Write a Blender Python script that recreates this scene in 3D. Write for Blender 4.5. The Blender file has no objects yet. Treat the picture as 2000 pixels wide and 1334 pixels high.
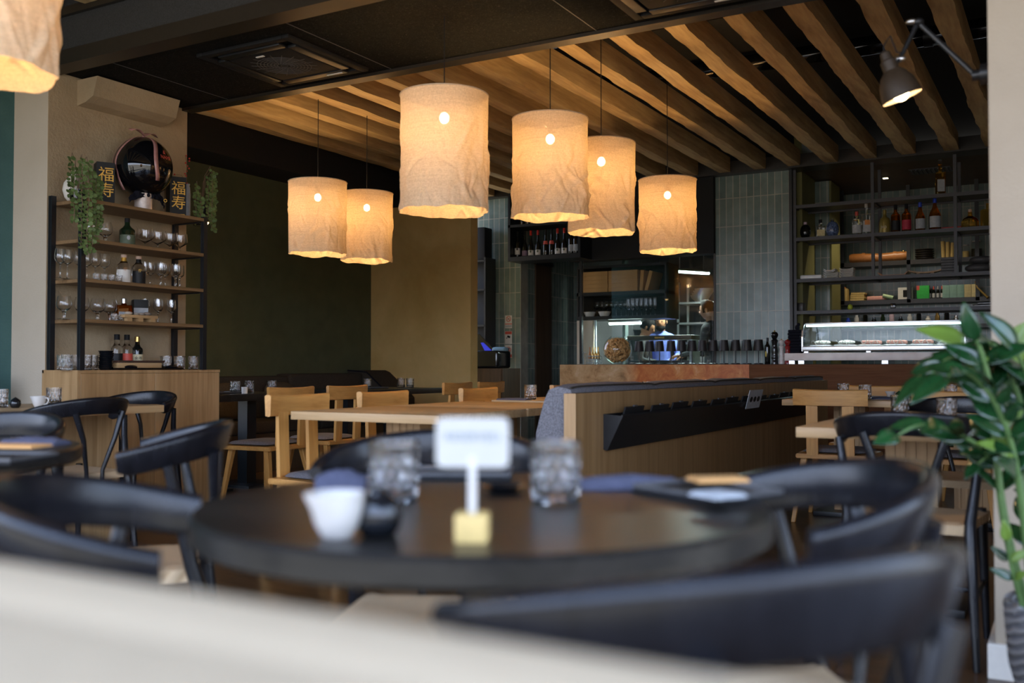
import bpy, bmesh, math, random
from mathutils import Vector, Matrix, noise
from mathutils.geometry import normal as _n
random.seed(7)
C = bpy.context.scene.collection
SC = bpy.context.scene
PI = math.pi
R = math.radians

# ------------------------------------------------------------------ camera
cd = bpy.data.cameras.new('camera'); cam = bpy.data.objects.new('camera', cd); C.objects.link(cam)
cam.location = (0, 0, .94); cam.rotation_euler = (R(90 + 1.467), 0, R(29.74))
cd.lens = 34.43; cd.sensor_width = 36; cd.clip_start = .02
cd.dof.use_dof = True; cd.dof.focus_distance = 7.4; cd.dof.aperture_fstop = 2.2
SC.camera = cam
# ------------------------------------------------------------------ exposure
vs = SC.view_settings
vs.view_transform = 'Standard'; vs.look = 'None'; vs.gamma = 1; vs.use_curve_mapping = False
vs.exposure = 0.18
# ------------------------------------------------------------------ daylight outside the open front
w = bpy.data.worlds.new('sky'); SC.world = w; w.use_nodes = True
nt = w.node_tree; bg = nt.nodes['Background']; bg.inputs[1].default_value = 7.0
_tc = nt.nodes.new('ShaderNodeTexCoord'); _sp = nt.nodes.new('ShaderNodeSeparateXYZ'); _rp = nt.nodes.new('ShaderNodeValToRGB')
nt.links.new(_tc.outputs['Generated'], _sp.inputs[0]); nt.links.new(_sp.outputs[2], _rp.inputs[0]); nt.links.new(_rp.outputs[0], bg.inputs[0])
for _i, (_p, _c) in enumerate(((0, (.32,.30,.27)), (.02, (.70,.78,.95)), (.5, (.48,.64,1)))):     # pavement, hazy horizon, sky
    if _i > 1: _rp.color_ramp.elements.new(.5)
    _rp.color_ramp.elements[_i].position = _p; _rp.color_ramp.elements[_i].color = (*_c, 1)
pl = bpy.data.lights.new('window_portal', 'AREA'); pl.shape = 'RECTANGLE'; pl.size = 7.4; pl.size_y = 2.7
pl.cycles.is_portal = True
po = bpy.data.objects.new('window_portal', pl); C.objects.link(po)
po.location = (-2.2, .3, 1.36); po.rotation_euler = (R(90), 0, 0)
pl2 = pl.copy(); pl2.size = 2.7; po2 = bpy.data.objects.new('window_portal', pl2); C.objects.link(po2)
po2.location = (1.72, 1.75, 1.36); po2.rotation_euler = (R(90), 0, R(90))

# ------------------------------------------------------------------ mesh helpers
def NB(): return bmesh.new()
def box(bm, lo, hi, bev=0, seg=2, rot=None):
    v = [bm.verts.new((x, y, z)) for x in (lo[0], hi[0]) for y in (lo[1], hi[1]) for z in (lo[2], hi[2])]
    fs = [bm.faces.new([v[i] for i in q]) for q in ((0,1,3,2),(4,6,7,5),(0,4,5,1),(2,3,7,6),(0,2,6,4),(1,5,7,3))]
    if bev > 0:
        es = list({e for f in fs for e in f.edges})
        r = bmesh.ops.bevel(bm, geom=es, offset=bev, segments=seg, profile=.6, affect='EDGES')
        v = list({x for f in r['faces'] for x in f.verts} | {x for x in v if x.is_valid})
    if rot is not None:
        bmesh.ops.transform(bm, matrix=rot, verts=[x for x in v if x.is_valid])
    return v
def frame_at(d, up=Vector((0,0,1))):
    d = d.normalized()
    if abs(d.dot(up)) > .98: up = Vector((1,0,0))
    s = d.cross(up).normalized(); u = s.cross(d).normalized()
    return s, u
def tube(bm, pts, r, n=8, cap=True, flat=1.0):
    pts = [Vector(p) for p in pts]; m = len(pts)
    rr = r if isinstance(r, (list, tuple)) else [r]*m
    rings = []; s = None
    for i, p in enumerate(pts):
        d = (pts[min(i+1, m-1)] - pts[max(i-1, 0)]).normalized()
        if s is None: s, u = frame_at(d)
        else:
            s = (s - d*s.dot(d))
            s = s.normalized() if s.length > 1e-6 else frame_at(d)[0]
            u = s.cross(d).normalized()
        rings.append([bm.verts.new(p + s*math.cos(2*PI*k/n)*rr[i] + u*math.sin(2*PI*k/n)*rr[i]*flat) for k in range(n)])
    for a, b in zip(rings, rings[1:]):
        for k in range(n): bm.faces.new((a[k], a[(k+1)%n], b[(k+1)%n], b[k]))
    if cap:
        bm.faces.new(rings[0][::-1]); bm.faces.new(rings[-1])
def lathe(bm, prof, n=24, c=(0,0,0), sq=1.0):
    rings = []
    for r, z in prof:
        if r < 1e-5: rings.append([bm.verts.new((c[0], c[1], c[2]+z))])
        else: rings.append([bm.verts.new((c[0]+r*math.cos(2*PI*k/n), c[1]+r*sq*math.sin(2*PI*k/n), c[2]+z)) for k in range(n)])
    for a, b in zip(rings, rings[1:]):
        if len(a) == 1 and len(b) == 1: continue
        for k in range(n):
            j = (k+1) % n
            if len(a) == 1: bm.faces.new((a[0], b[j], b[k]))
            elif len(b) == 1: bm.faces.new((a[k], a[j], b[0]))
            else: bm.faces.new((a[k], a[j], b[j], b[k]))
def prism(bm, poly, a, b, axis='z'):
    def V(u, v, t): return {'z': (u, v, t), 'y': (u, t, v), 'x': (t, u, v)}[axis]
    A = [bm.verts.new(V(u, v, a)) for u, v in poly]; B = [bm.verts.new(V(u, v, b)) for u, v in poly]
    n = len(poly)
    bm.faces.new(A[::-1]); bm.faces.new(B)
    for k in range(n): bm.faces.new((A[k], A[(k+1)%n], B[(k+1)%n], B[k]))
def sphere(bm, c, r, n=16, m=10, sc=(1,1,1)):
    prof = [(r*math.sin(PI*i/m), -r*math.cos(PI*i/m)) for i in range(m+1)]
    k0 = len(bm.verts); lathe(bm, prof, n)
    bm.verts.ensure_lookup_table()
    for v in bm.verts[k0:]: v.co = Vector((v.co.x*sc[0]+c[0], v.co.y*sc[1]+c[1], v.co.z*sc[2]+c[2]))
def sweep(bm, pts, secs):
    """closed section (list of (side, up)) per point, swept along pts (horizontal frame)"""
    pts = [Vector(p) for p in pts]; rings = []
    for i, p in enumerate(pts):
        d = pts[min(i+1, len(pts)-1)] - pts[max(i-1, 0)]
        d.z = 0; d.normalize(); s = Vector((d.y, -d.x, 0))
        rings.append([bm.verts.new(p + s*a + Vector((0,0,b))) for a, b in secs[i]])
    n = len(rings[0])
    for a, b in zip(rings, rings[1:]):
        for k in range(n): bm.faces.new((a[k], a[(k+1)%n], b[(k+1)%n], b[k]))
    bm.faces.new(rings[0][::-1]); bm.faces.new(rings[-1])
def obj(name, bm, mat, parent=None, loc=(0,0,0), rz=0, smooth=35, rot=None):
    me = bpy.data.meshes.new(name)
    bmesh.ops.recalc_face_normals(bm, faces=bm.faces)
    bm.to_mesh(me); bm.free()
    if smooth:
        me.shade_smooth(); me.set_sharp_from_angle(angle=R(smooth))
    me.materials.append(mat)
    o = bpy.data.objects.new(name, me); C.objects.link(o)
    o.location = loc; o.rotation_euler = rot if rot else (0, 0, rz)
    if parent: o.parent = parent
    return o
def tag(o, label, cat, group=None):
    o['label'] = label; o['category'] = cat
    if group: o['group'] = group
    return o
def thing(name, label, cat, loc=(0,0,0), rz=0, group=None, rot=None):
    o = bpy.data.objects.new(name, None); C.objects.link(o); o.empty_display_size = .1
    o.location = loc; o.rotation_euler = rot if rot else (0, 0, rz)
    return tag(o, label, cat, group)
def struct(name, bm, mat, smooth=0, loc=(0,0,0)):
    o = obj(name, bm, mat, None, loc, 0, smooth); o['kind'] = 'structure'; return o
def dup(src, loc, rz=None, label=None, group=None):
    def rec(a, par):
        c = a.copy(); C.objects.link(c)
        if par: c.parent = par
        for ch in list(a.children): rec(ch, c)
        return c
    r = rec(src, None); r.location = loc
    if rz is not None: r.rotation_euler = (0, 0, rz)
    if label: r['label'] = label
    if group: r['group'] = group
    return r
def text(name, body, size, mat, parent, loc, rot, ext=.0004, align='CENTER'):
    cu = bpy.data.curves.new(name, 'FONT'); cu.body = body; cu.size = size; cu.extrude = ext
    cu.align_x = align; cu.align_y = 'CENTER'
    t = bpy.data.objects.new(name+'_t', cu); C.objects.link(t)
    bpy.context.view_layer.update()
    me = bpy.data.meshes.new_from_object(t.evaluated_get(bpy.context.evaluated_depsgraph_get()))
    bpy.data.objects.remove(t)
    me.materials.clear(); me.materials.append(mat)
    o = bpy.data.objects.new(name, me); C.objects.link(o)
    o.location = loc; o.rotation_euler = rot
    if parent: o.parent = parent
    return o
ORD = ['first','second','third','fourth','fifth','sixth','seventh','eighth','ninth','tenth','eleventh','twelfth',
       'thirteenth','fourteenth','fifteenth','sixteenth','seventeenth','eighteenth','nineteenth','twentieth','twenty-first','twenty-second','twenty-third']

# ------------------------------------------------------------------ materials
class Nt:
    def __init__(s, name):
        s.m = bpy.data.materials.new(name); s.m.use_nodes = True; s.t = s.m.node_tree; s.t.nodes.clear()
        s.out = s.n('ShaderNodeOutputMaterial')
    def n(s, k, **kw):
        x = s.t.nodes.new(k)
        for a, b in kw.items(): setattr(x, a, b)
        return x
    def l(s, a, b): s.t.links.new(a, b)
    def coord(s, scale=(1,1,1), rot=(0,0,0), src='Object'):
        tc = s.n('ShaderNodeTexCoord'); mp = s.n('ShaderNodeMapping')
        mp.inputs['Scale'].default_value = scale; mp.inputs['Rotation'].default_value = rot
        s.l(tc.outputs[src], mp.inputs[0]); return mp.outputs[0]
    def noise(s, vec, scale, detail=4, rough=.55, dist=0):
        x = s.n('ShaderNodeTexNoise'); x.inputs['Scale'].default_value = scale; x.inputs['Detail'].default_value = detail
        x.inputs['Roughness'].default_value = rough; x.inputs['Distortion'].default_value = dist
        s.l(vec, x.inputs['Vector']); return x.outputs[0]
    def ramp(s, fac, stops):
        x = s.n('ShaderNodeValToRGB'); e = x.color_ramp.elements
        while len(e) < len(stops): e.new(.5)
        for i, (p, c) in enumerate(stops):
            e[i].position = p; e[i].color = (*c, 1) if len(c) == 3 else c
        s.l(fac, x.inputs[0]); return x.outputs[0]
    def bump(s, h, strength=.3, dist=.01):
        x = s.n('ShaderNodeBump'); x.inputs['Strength'].default_value = strength; x.inputs['Distance'].default_value = dist
        s.l(h, x.inputs['Height']); return x.outputs[0]
    def pbr(s, col=None, rough=.5, metal=0, nrm=None, spec=.5, **kw):
        p = s.n('ShaderNodeBsdfPrincipled')
        if col is not None:
            if isinstance(col, (tuple, list)): p.inputs['Base Color'].default_value = (*col, 1)
            else: s.l(col, p.inputs['Base Color'])
        if isinstance(rough, (int, float)): p.inputs['Roughness'].default_value = rough
        else: s.l(rough, p.inputs['Roughness'])
        p.inputs['Metallic'].default_value = metal; p.inputs['Specular IOR Level'].default_value = spec
        if nrm is not None: s.l(nrm, p.inputs['Normal'])
        for a, b in kw.items(): p.inputs[a.replace('_', ' ')].default_value = b
        s.l(p.outputs[0], s.out.inputs[0]); return p
def flat(name, col, rough=.5, metal=0, spec=.5, nz=0, ns=40, var=.12):
    """plain finish with a faint mottling of its own"""
    t = Nt(name); v = t.coord(); a = t.noise(v, ns, 3)
    c = t.ramp(a, [(.3, tuple(x*(1-var) for x in col)), (.7, tuple(min(1, x*(1+var)) for x in col))])
    t.pbr(c, rough, metal, t.bump(a, nz, .004) if nz else None, spec); return t.m
def wood(name, c1, c2, grain='z', sc=18, rough=.45, bump=.08, stretch=.06, spec=.4, coat=0):
    t = Nt(name); s = {'x': (stretch, 1, 1), 'y': (1, stretch, 1), 'z': (1, 1, stretch)}[grain]
    v = t.coord(s); a = t.noise(v, sc, 6, .62, .6); b = t.noise(v, sc*5, 2, .5)
    mx = t.n('ShaderNodeMath', operation='MULTIPLY_ADD'); t.l(b, mx.inputs[0]); mx.inputs[1].default_value = .35; t.l(a, mx.inputs[2])
    c = t.ramp(mx.outputs[0], [(.42, c1), (.62, tuple((x+y)/2 for x, y in zip(c1, c2))), (.82, c2)])
    t.pbr(c, rough, 0, t.bump(mx.outputs[0], bump, .004), spec, Coat_Weight=coat, Coat_Roughness=.25); return t.m
def plaster(name, c1, c2, sc=3, bump=.35, bs=70):
    t = Nt(name); v = t.coord(); a = t.noise(v, sc, 5, .6, .4); b = t.noise(v, bs, 5, .65)
    t.pbr(t.ramp(a, [(.3, c1), (.7, c2)]), .9, 0, t.bump(b, bump, .012), .15); return t.m
def emit(name, col, st):
    t = Nt(name); e = t.n('ShaderNodeEmission'); e.inputs[0].default_value = (*col, 1); e.inputs[1].default_value = st
    t.l(e.outputs[0], t.out.inputs[0]); return t.m
def tile(name, ax, c1, c2, mort, w=.0745, h=.305, rough=.25):
    t = Nt(name); tc = t.n('ShaderNodeTexCoord'); sp = t.n('ShaderNodeSeparateXYZ'); cb = t.n('ShaderNodeCombineXYZ')
    t.l(tc.outputs['Object'], sp.inputs[0]); t.l(sp.outputs[ax], cb.inputs[0]); t.l(sp.outputs[2], cb.inputs[1])
    br = t.n('ShaderNodeTexBrick'); br.offset = 0; br.squash = 1
    br.inputs['Scale'].default_value = 1; br.inputs['Brick Width'].default_value = w; br.inputs['Row Height'].default_value = h
    br.inputs['Mortar Size'].default_value = .0042; br.inputs['Mortar Smooth'].default_value = .1
    br.inputs['Color1'].default_value = (*c1, 1); br.inputs['Color2'].default_value = (*c2, 1); br.inputs['Mortar'].default_value = (*mort, 1)
    t.l(cb.outputs[0], br.inputs['Vector'])
    n = t.noise(tc.outputs['Object'], 9, 4); mx = t.n('ShaderNodeMixRGB', blend_type='OVERLAY'); mx.inputs[0].default_value = .35
    t.l(br.outputs[0], mx.inputs[1]); t.l(t.ramp(n, [(.3, (.3,.3,.3)), (.7, (.7,.7,.7))]), mx.inputs[2])
    iv = t.n('ShaderNodeMath', operation='SUBTRACT'); iv.inputs[0].default_value = 1; t.l(br.outputs[1], iv.inputs[1])
    t.pbr(mx.outputs[0], rough, 0, t.bump(iv.outputs[0], .4, .003), .5); return t.m
def glassy(name, col=(1,1,1), ior=1.45, rough=0.0, cut=0):
    t = Nt(name); g = t.n('ShaderNodeBsdfGlass'); g.inputs[0].default_value = (*col, 1); g.inputs['Roughness'].default_value = rough; g.inputs['IOR'].default_value = ior
    t.l(g.outputs[0], t.out.inputs[0])
    return t.m
def pane(name, tint=(1,1,1), amount=1.0):
    t = Nt(name); tr = t.n('ShaderNodeBsdfTransparent'); tr.inputs[0].default_value = (*tint, 1)
    gl = t.n('ShaderNodeBsdfGlossy'); gl.inputs['Roughness'].default_value = .01
    lw = t.n('ShaderNodeLayerWeight'); lw.inputs[0].default_value = .5
    pw = t.n('ShaderNodeMath', operation='POWER'); t.l(lw.outputs['Facing'], pw.inputs[0]); pw.inputs[1].default_value = 4
    mu = t.n('ShaderNodeMath', operation='MULTIPLY_ADD'); mu.use_clamp = True; t.l(pw.outputs[0], mu.inputs[0]); mu.inputs[1].default_value = .8*min(1, amount); mu.inputs[2].default_value = .045*amount
    mx = t.n('ShaderNodeMixShader'); t.l(mu.outputs[0], mx.inputs[0]); t.l(tr.outputs[0], mx.inputs[1]); t.l(gl.outputs[0], mx.inputs[2])
    t.l(mx.outputs[0], t.out.inputs[0]); return t.m
def stripes(name, c1, c2, axis, freq, rough=.8, bump=.4, nz=.5):
    t = Nt(name); v = t.coord(); wv = t.n('ShaderNodeTexWave', wave_type='BANDS', bands_direction=axis)
    wv.inputs['Scale'].default_value = freq; wv.inputs['Distortion'].default_value = nz; wv.inputs['Detail'].default_value = 3; wv.inputs['Detail Scale'].default_value = 2
    t.l(v, wv.inputs[0]); a = t.noise(v, 6, 5)
    mx = t.n('ShaderNodeMath', operation='MULTIPLY_ADD'); t.l(a, mx.inputs[0]); mx.inputs[1].default_value = .8; t.l(wv.outputs[1], mx.inputs[2])
    t.pbr(t.ramp(mx.outputs[0], [(.3, c1), (1.1, c2)]), rough, 0, t.bump(wv.outputs[1], bump, .003), .2); return t.m

MAT = {}
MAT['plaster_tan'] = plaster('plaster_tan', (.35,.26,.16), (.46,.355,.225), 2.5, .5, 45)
MAT['plaster_pale'] = plaster('plaster_pale', (.50,.42,.32), (.56,.475,.37), 2, .2, 90)
MAT['plaster_column'] = plaster('plaster_column', (.35,.285,.215), (.40,.33,.25), 2, .2, 90)
MAT['plaster_ochre'] = plaster('plaster_ochre', (.48,.32,.11), (.68,.48,.205), 1.2, .12, 60)
MAT['wallpaper_green'] = stripes('wallpaper_green', (.042,.050,.028), (.115,.125,.068), 'Z', 60)
MAT['wallpaper_teal'] = stripes('wallpaper_teal', (.035,.085,.082), (.085,.17,.16), 'Z', 60)
def _woodwool():
    t = Nt('woodwool_black'); v = t.coord((1,1,1)); a = t.noise(v, 55, 6, .8, 2.5)
    t.pbr(t.ramp(a, [(.42, (.008,.008,.007)), (.58, (.016,.015,.013)), (.68, (.12,.11,.09))]), 1.0, 0, t.bump(a, .8, .01), .08); return t.m
MAT['woodwool_black'] = _woodwool()
MAT['ceiling_black'] = flat('ceiling_black', (.006,.006,.006), .8, nz=.1)
MAT['fascia_grey'] = flat('fascia_grey', (.035,.036,.038), .5, nz=.3, ns=160, var=.35)
MAT['flange_brown'] = flat('flange_brown', (.022,.017,.012), .4)
MAT['beam'] = wood('beam', (.24,.14,.058), (.52,.36,.17), 'y', 9, .75, .5, .10)
def _floor():
    t = Nt('floor_planks'); v = t.coord()
    br = t.n('ShaderNodeTexBrick'); br.inputs['Scale'].default_value = 1; br.inputs['Brick Width'].default_value = 1.3; br.inputs['Row Height'].default_value = .13
    br.inputs['Mortar Size'].default_value = .002
    br.inputs['Color1'].default_value = (.060,.032,.016,1); br.inputs['Color2'].default_value = (.11,.06,.03,1); br.inputs['Mortar'].default_value = (.01,.006,.004,1)
    t.l(v, br.inputs['Vector']); n = t.noise(t.coord((.08,1,1)), 40, 5)
    mx = t.n('ShaderNodeMixRGB', blend_type='MULTIPLY'); mx.inputs[0].default_value = .7
    t.l(br.outputs[0], mx.inputs[1]); t.l(t.ramp(n, [(.3,(.45,.45,.45)), (.7,(1.2,1.1,1))]), mx.inputs[2])
    t.pbr(mx.outputs[0], .28, 0, t.bump(n, .05, .003), .45); return t.m
MAT['floor'] = _floor()
TC = ((.125,.180,.165), (.225,.285,.258), (.40,.39,.33))
MAT['tile_x'] = tile('tile_x', 0, *TC); MAT['tile_y'] = tile('tile_y', 1, *TC)
MAT['black_metal'] = flat('black_metal', (.010,.011,.013), .38, 0, .5)
MAT['grey_metal'] = flat('grey_metal', (.050,.049,.056), .45, 0, .5)
MAT['steel'] = flat('steel', (.62,.62,.62), .28, 1, .5, var=.05)
MAT['brass'] = flat('brass', (.62,.42,.15), .3, 1, .5)
MAT['gold'] = flat('gold', (.75,.42,.06), .4, .3, .5)
MAT['oak'] = wood('oak', (.30,.165,.065), (.47,.29,.135), 'z', 14, .45, .1, .05)
MAT['oak_y'] = wood('oak_y', (.22,.12,.045), (.36,.215,.095), 'z', 26, .45, .1, .03)
MAT['oak_x'] = wood('oak_x', (.34,.20,.085), (.52,.34,.17), 'x', 16, .42, .1, .05)
MAT['oak_ty'] = wood('oak_ty', (.34,.20,.085), (.52,.34,.17), 'y', 16, .42, .1, .05)
MAT['chair_oak'] = wood('chair_oak', (.38,.17,.042), (.58,.30,.085), 'z', 16, .4, .1, .06)
MAT['chair_oak_x'] = wood('chair_oak_x', (.38,.17,.042), (.58,.30,.085), 'x', 16, .4, .1, .06)
MAT['shelf_oak'] = wood('shelf_oak', (.15,.082,.035), (.25,.15,.07), 'y', 16, .5, .1, .05)
MAT['walnut'] = wood('walnut', (.095,.034,.013), (.19,.078,.032), 'x', 12, .65, .1, .06, .15)
MAT['dark_wood'] = wood('dark_wood', (.05,.028,.014), (.10,.058,.03), 'z', 14, .5)
MAT['black_wood'] = wood('black_wood', (.004,.004,.005), (.010,.010,.013), 'z', 20, .27, .12, .06, .36)
MAT['black_table'] = wood('black_table', (.007,.0065,.006), (.020,.018,.016), 'x', 16, .33, .06, .04, .27)
MAT['cord'] = stripes('paper_cord', (.40,.27,.15), (.60,.44,.275), 'X', 60, .85, .6, 0)
MAT['felt'] = flat('felt_grey', (.165,.16,.175), .95, 0, .1, .6, 180, .35)
MAT['felt_brown'] = flat('felt_brown', (.052,.043,.034), .95, 0, .1, .5, 160, .3)
MAT['pillow'] = flat('pillow_brown', (.085,.066,.045), .95, 0, .1, .5, 160, .3)
MAT['glass'] = glassy('clear_glass')
MAT['thin_glass'] = pane('thin_glass', (.97,.99,.985), .6)
MAT['pane'] = pane('window_pane', (.93,.95,.95), 1.0)
MAT['bottle_dark'] = flat('bottle_dark', (.006,.007,.006), .06, 0, .6)
MAT['bottle_green'] = flat('bottle_green', (.010,.022,.010), .06, 0, .6)
MAT['amber'] = glassy('amber_glass', (1,.76,.34), 1.3)
MAT['amber_deep'] = glassy('amber_deep_glass', (.80,.42,.13), 1.3)
MAT['white'] = flat('white_glaze', (.53,.50,.46), .18, 0, .5, var=.03)
MAT['card_white'] = flat('card_white', (.42,.40,.36), .7, 0, .2, var=.02)
MAT['plate_white'] = flat('plate_white', (.82,.81,.79), .25, 0, .5, var=.03)
MAT['paper'] = flat('paper_white', (.72,.69,.64), .8, 0, .2, var=.05)
MAT['paper_grey'] = flat('paper_grey', (.42,.44,.46), .8, 0, .2)
MAT['rail_cream'] = flat('rail_cream', (.53,.415,.275), .6, 0, .2, var=.03)
MAT['cream_paint'] = flat('cream_paint', (.72,.67,.60), .6, 0, .3, var=.03)
MAT['black_glaze'] = flat('black_glaze', (.006,.007,.009), .12, 0, .6)
MAT['black_matte'] = flat('black_matte', (.008,.008,.009), .7, 0, .3)
MAT['black_cloth'] = flat('black_cloth', (.012,.012,.018), .95, 0, .1, .5, 90)
MAT['navy_cloth'] = flat('navy_cloth', (.080,.084,.125), .95, 0, .1, .5, 120)
MAT['red'] = flat('red', (.55,.03,.02), .35)
MAT['red_soft'] = flat('red_soft', (.62,.09,.06), .5)
MAT['blue'] = flat('blue', (.02,.06,.50), .35)
MAT['green'] = flat('green_bright', (.03,.45,.06), .5)
MAT['pink'] = flat('pink_pale', (.55,.40,.46), .6)
MAT['salmon'] = flat('salmon', (.75,.36,.30), .55)
MAT['teal_box'] = flat('teal_box', (.25,.42,.36), .6)
MAT['ribbon'] = flat('ribbon_rose', (.42,.20,.18), .3, 0, .6)
MAT['leaf'] = flat('leaf_glossy', (.008,.040,.011), .14, 0, .6, 0, 12, .5)
MAT['leaf_young'] = flat('leaf_young', (.12,.20,.03), .3, 0, .5)
MAT['leaf_soft'] = flat('leaf_soft', (.115,.17,.055), .5, 0, .3, 0, 30, .3)
MAT['stem'] = flat('stem_green', (.09,.16,.05), .4)
MAT['stem_brown'] = flat('stem_brown', (.16,.10,.06), .6)
MAT['card'] = flat('cardboard', (.62,.34,.13), .8, 0, .2, var=.1, ns=8)
MAT['bamboo'] = flat('bamboo', (.60,.42,.15), .6)
MAT['leather'] = flat('leather', (.42,.16,.04), .4, nz=.2)
MAT['stone_grey'] = flat('stone_grey', (.075,.073,.075), .5, nz=.3)
MAT['cork'] = flat('cork', (.70,.38,.15), .85, nz=.3, ns=55, var=.45)
MAT['skin'] = flat('skin', (.50,.28,.18), .5, 0, .3, var=.05)
MAT['skin_dark'] = flat('skin_tan', (.42,.20,.10), .5, 0, .3, var=.05)
MAT['hair'] = flat('hair_black', (.010,.008,.007), .85, 0, .1)
MAT['shirt_blue'] = flat('shirt_blue', (.16,.22,.62), .85)
MAT['shirt_dark'] = flat('shirt_dark', (.03,.035,.04), .85)
MAT['olive_y'] = stripes('olive_ribbed_y', (.12,.115,.035), (.24,.22,.085), 'Y', 26, .5, .9, 0)
MAT['olive'] = stripes('olive_ribbed', (.12,.115,.035), (.24,.22,.085), 'X', 26, .5, .9, 0)
MAT['tube_light'] = emit('tube_light', (.75,1,.93), 14)
MAT['led'] = emit('led_strip', (.72,.98,1), 5)
MAT['bulb'] = emit('bulb_glow', (1,.70,.34), 60)
MAT['green_led'] = emit('green_led', (.05,1,.2), 4)
MAT['screen_blue'] = emit('screen_blue', (.05,.06,.6), .8)
MAT['spot'] = emit('downlight', (1,.9,.55), 6)
def _marble():
    t = Nt('marble_orange'); v = t.coord(); a = t.noise(v, 5.5, 9, .68, .5); b = t.noise(v, 16, 8, .72, 1.5); c0 = t.noise(v, 2.2, 3, .5)
    sp = t.n('ShaderNodeSeparateXYZ'); t.l(v, sp.inputs[0])
    g = t.n('ShaderNodeMath', operation='MULTIPLY_ADD'); t.l(c0, g.inputs[0]); g.inputs[1].default_value = .35; t.l(sp.outputs[0], g.inputs[2])
    mr = t.n('ShaderNodeMapRange'); t.l(g.outputs[0], mr.inputs[0]); mr.inputs[1].default_value = -3.98; mr.inputs[2].default_value = -3.72
    tan = t.ramp(a, [(.28, (.25,.13,.05)), (.42, (.55,.32,.14)), (.56, (.66,.43,.22)), (.72, (.76,.58,.38))])
    org = t.ramp(a, [(.28, (.40,.09,.02)), (.45, (.56,.16,.035)), (.58, (.66,.26,.065)), (.72, (.80,.50,.28))])
    m0 = t.n('ShaderNodeMixRGB'); t.l(mr.outputs[0], m0.inputs[0]); t.l(tan, m0.inputs[1]); t.l(org, m0.inputs[2])
    d = t.ramp(b, [(.30, (.30,.26,.22)), (.42, (.5,.5,.5)), (.60, (.5,.5,.5)), (.72, (.88,.84,.80))])
    mx = t.n('ShaderNodeMixRGB', blend_type='OVERLAY'); mx.inputs[0].default_value = .8
    t.l(m0.outputs[0], mx.inputs[1]); t.l(d, mx.inputs[2]); t.pbr(mx.outputs[0], .35, 0, None, .3); return t.m
MAT['marble'] = _marble()
def _linen():
    t = Nt('linen'); a = t.noise(t.coord((1,1,.10)), 620, 2, .6); a2 = t.noise(t.coord((.10,.10,1)), 620, 2, .6); sl = t.noise(t.coord((.06,.06,1)), 90, 2, .5)
    ad = t.n('ShaderNodeMath', operation='ADD'); t.l(a, ad.inputs[0]); t.l(a2, ad.inputs[1])
    a3 = t.n('ShaderNodeMath', operation='MULTIPLY_ADD'); t.l(sl, a3.inputs[0]); a3.inputs[1].default_value = .35; t.l(ad.outputs[0], a3.inputs[2])
    hf = t.n('ShaderNodeMath', operation='MULTIPLY'); t.l(a3.outputs[0], hf.inputs[0]); hf.inputs[1].default_value = .43
    col = t.ramp(hf.outputs[0], [(.40, (.48,.375,.26)), (.60, (.71,.575,.405))])
    n = t.bump(hf.outputs[0], .15, .001)
    df = t.n('ShaderNodeBsdfDiffuse'); tl = t.n('ShaderNodeBsdfTranslucent'); tr = t.n('ShaderNodeBsdfTransparent')
    wm = t.n('ShaderNodeMixRGB', blend_type='MULTIPLY'); wm.inputs[0].default_value = 1; t.l(col, wm.inputs[1]); wm.inputs[2].default_value = (1,.80,.52,1)
    t.l(col, df.inputs[0]); t.l(wm.outputs[0], tl.inputs[0])
    for q in (df, tl): t.l(n, q.inputs['Normal'])
    m1 = t.n('ShaderNodeMixShader'); m1.inputs[0].default_value = .095; t.l(df.outputs[0], m1.inputs[1]); t.l(tl.outputs[0], m1.inputs[2])
    m2 = t.n('ShaderNodeMixShader'); m2.inputs[0].default_value = .05; t.l(m1.outputs[0], m2.inputs[1]); t.l(tr.outputs[0], m2.inputs[2])
    t.l(m2.outputs[0], t.out.inputs[0]); return t.m
MAT['linen'] = _linen()
def _pot():
    t = Nt('pot_ribbed'); v = t.coord((1,1,1), (0,R(35),R(20))); wv = t.n('ShaderNodeTexWave', wave_type='BANDS', bands_direction='Z')
    wv.inputs['Scale'].default_value = 14; wv.inputs['Distortion'].default_value = 3; wv.inputs['Detail'].default_value = 2
    t.l(v, wv.inputs[0]); a = t.noise(v, 30, 4)
    mx = t.n('ShaderNodeMath', operation='MULTIPLY_ADD'); t.l(a, mx.inputs[0]); mx.inputs[1].default_value = .5; t.l(wv.outputs[1], mx.inputs[2])
    t.pbr(t.ramp(mx.outputs[0], [(.2,(.12,.12,.13)), (1.1,(.30,.29,.29))]), .85, 0, t.bump(wv.outputs[1], .8, .015), .2); return t.m
MAT['pot'] = _pot()

# ================================================================== the room
def wallbox(name, lo, hi, m): b = NB(); box(b, lo, hi); return struct(name, b, MAT[m])
wallbox('floor', (-7.4,-.3,-.1), (2.2,14.2,0), 'floor')
wallbox('ceiling', (-7.4,-.3,3.42), (2.2,14.2,3.52), 'ceiling_black')
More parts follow.
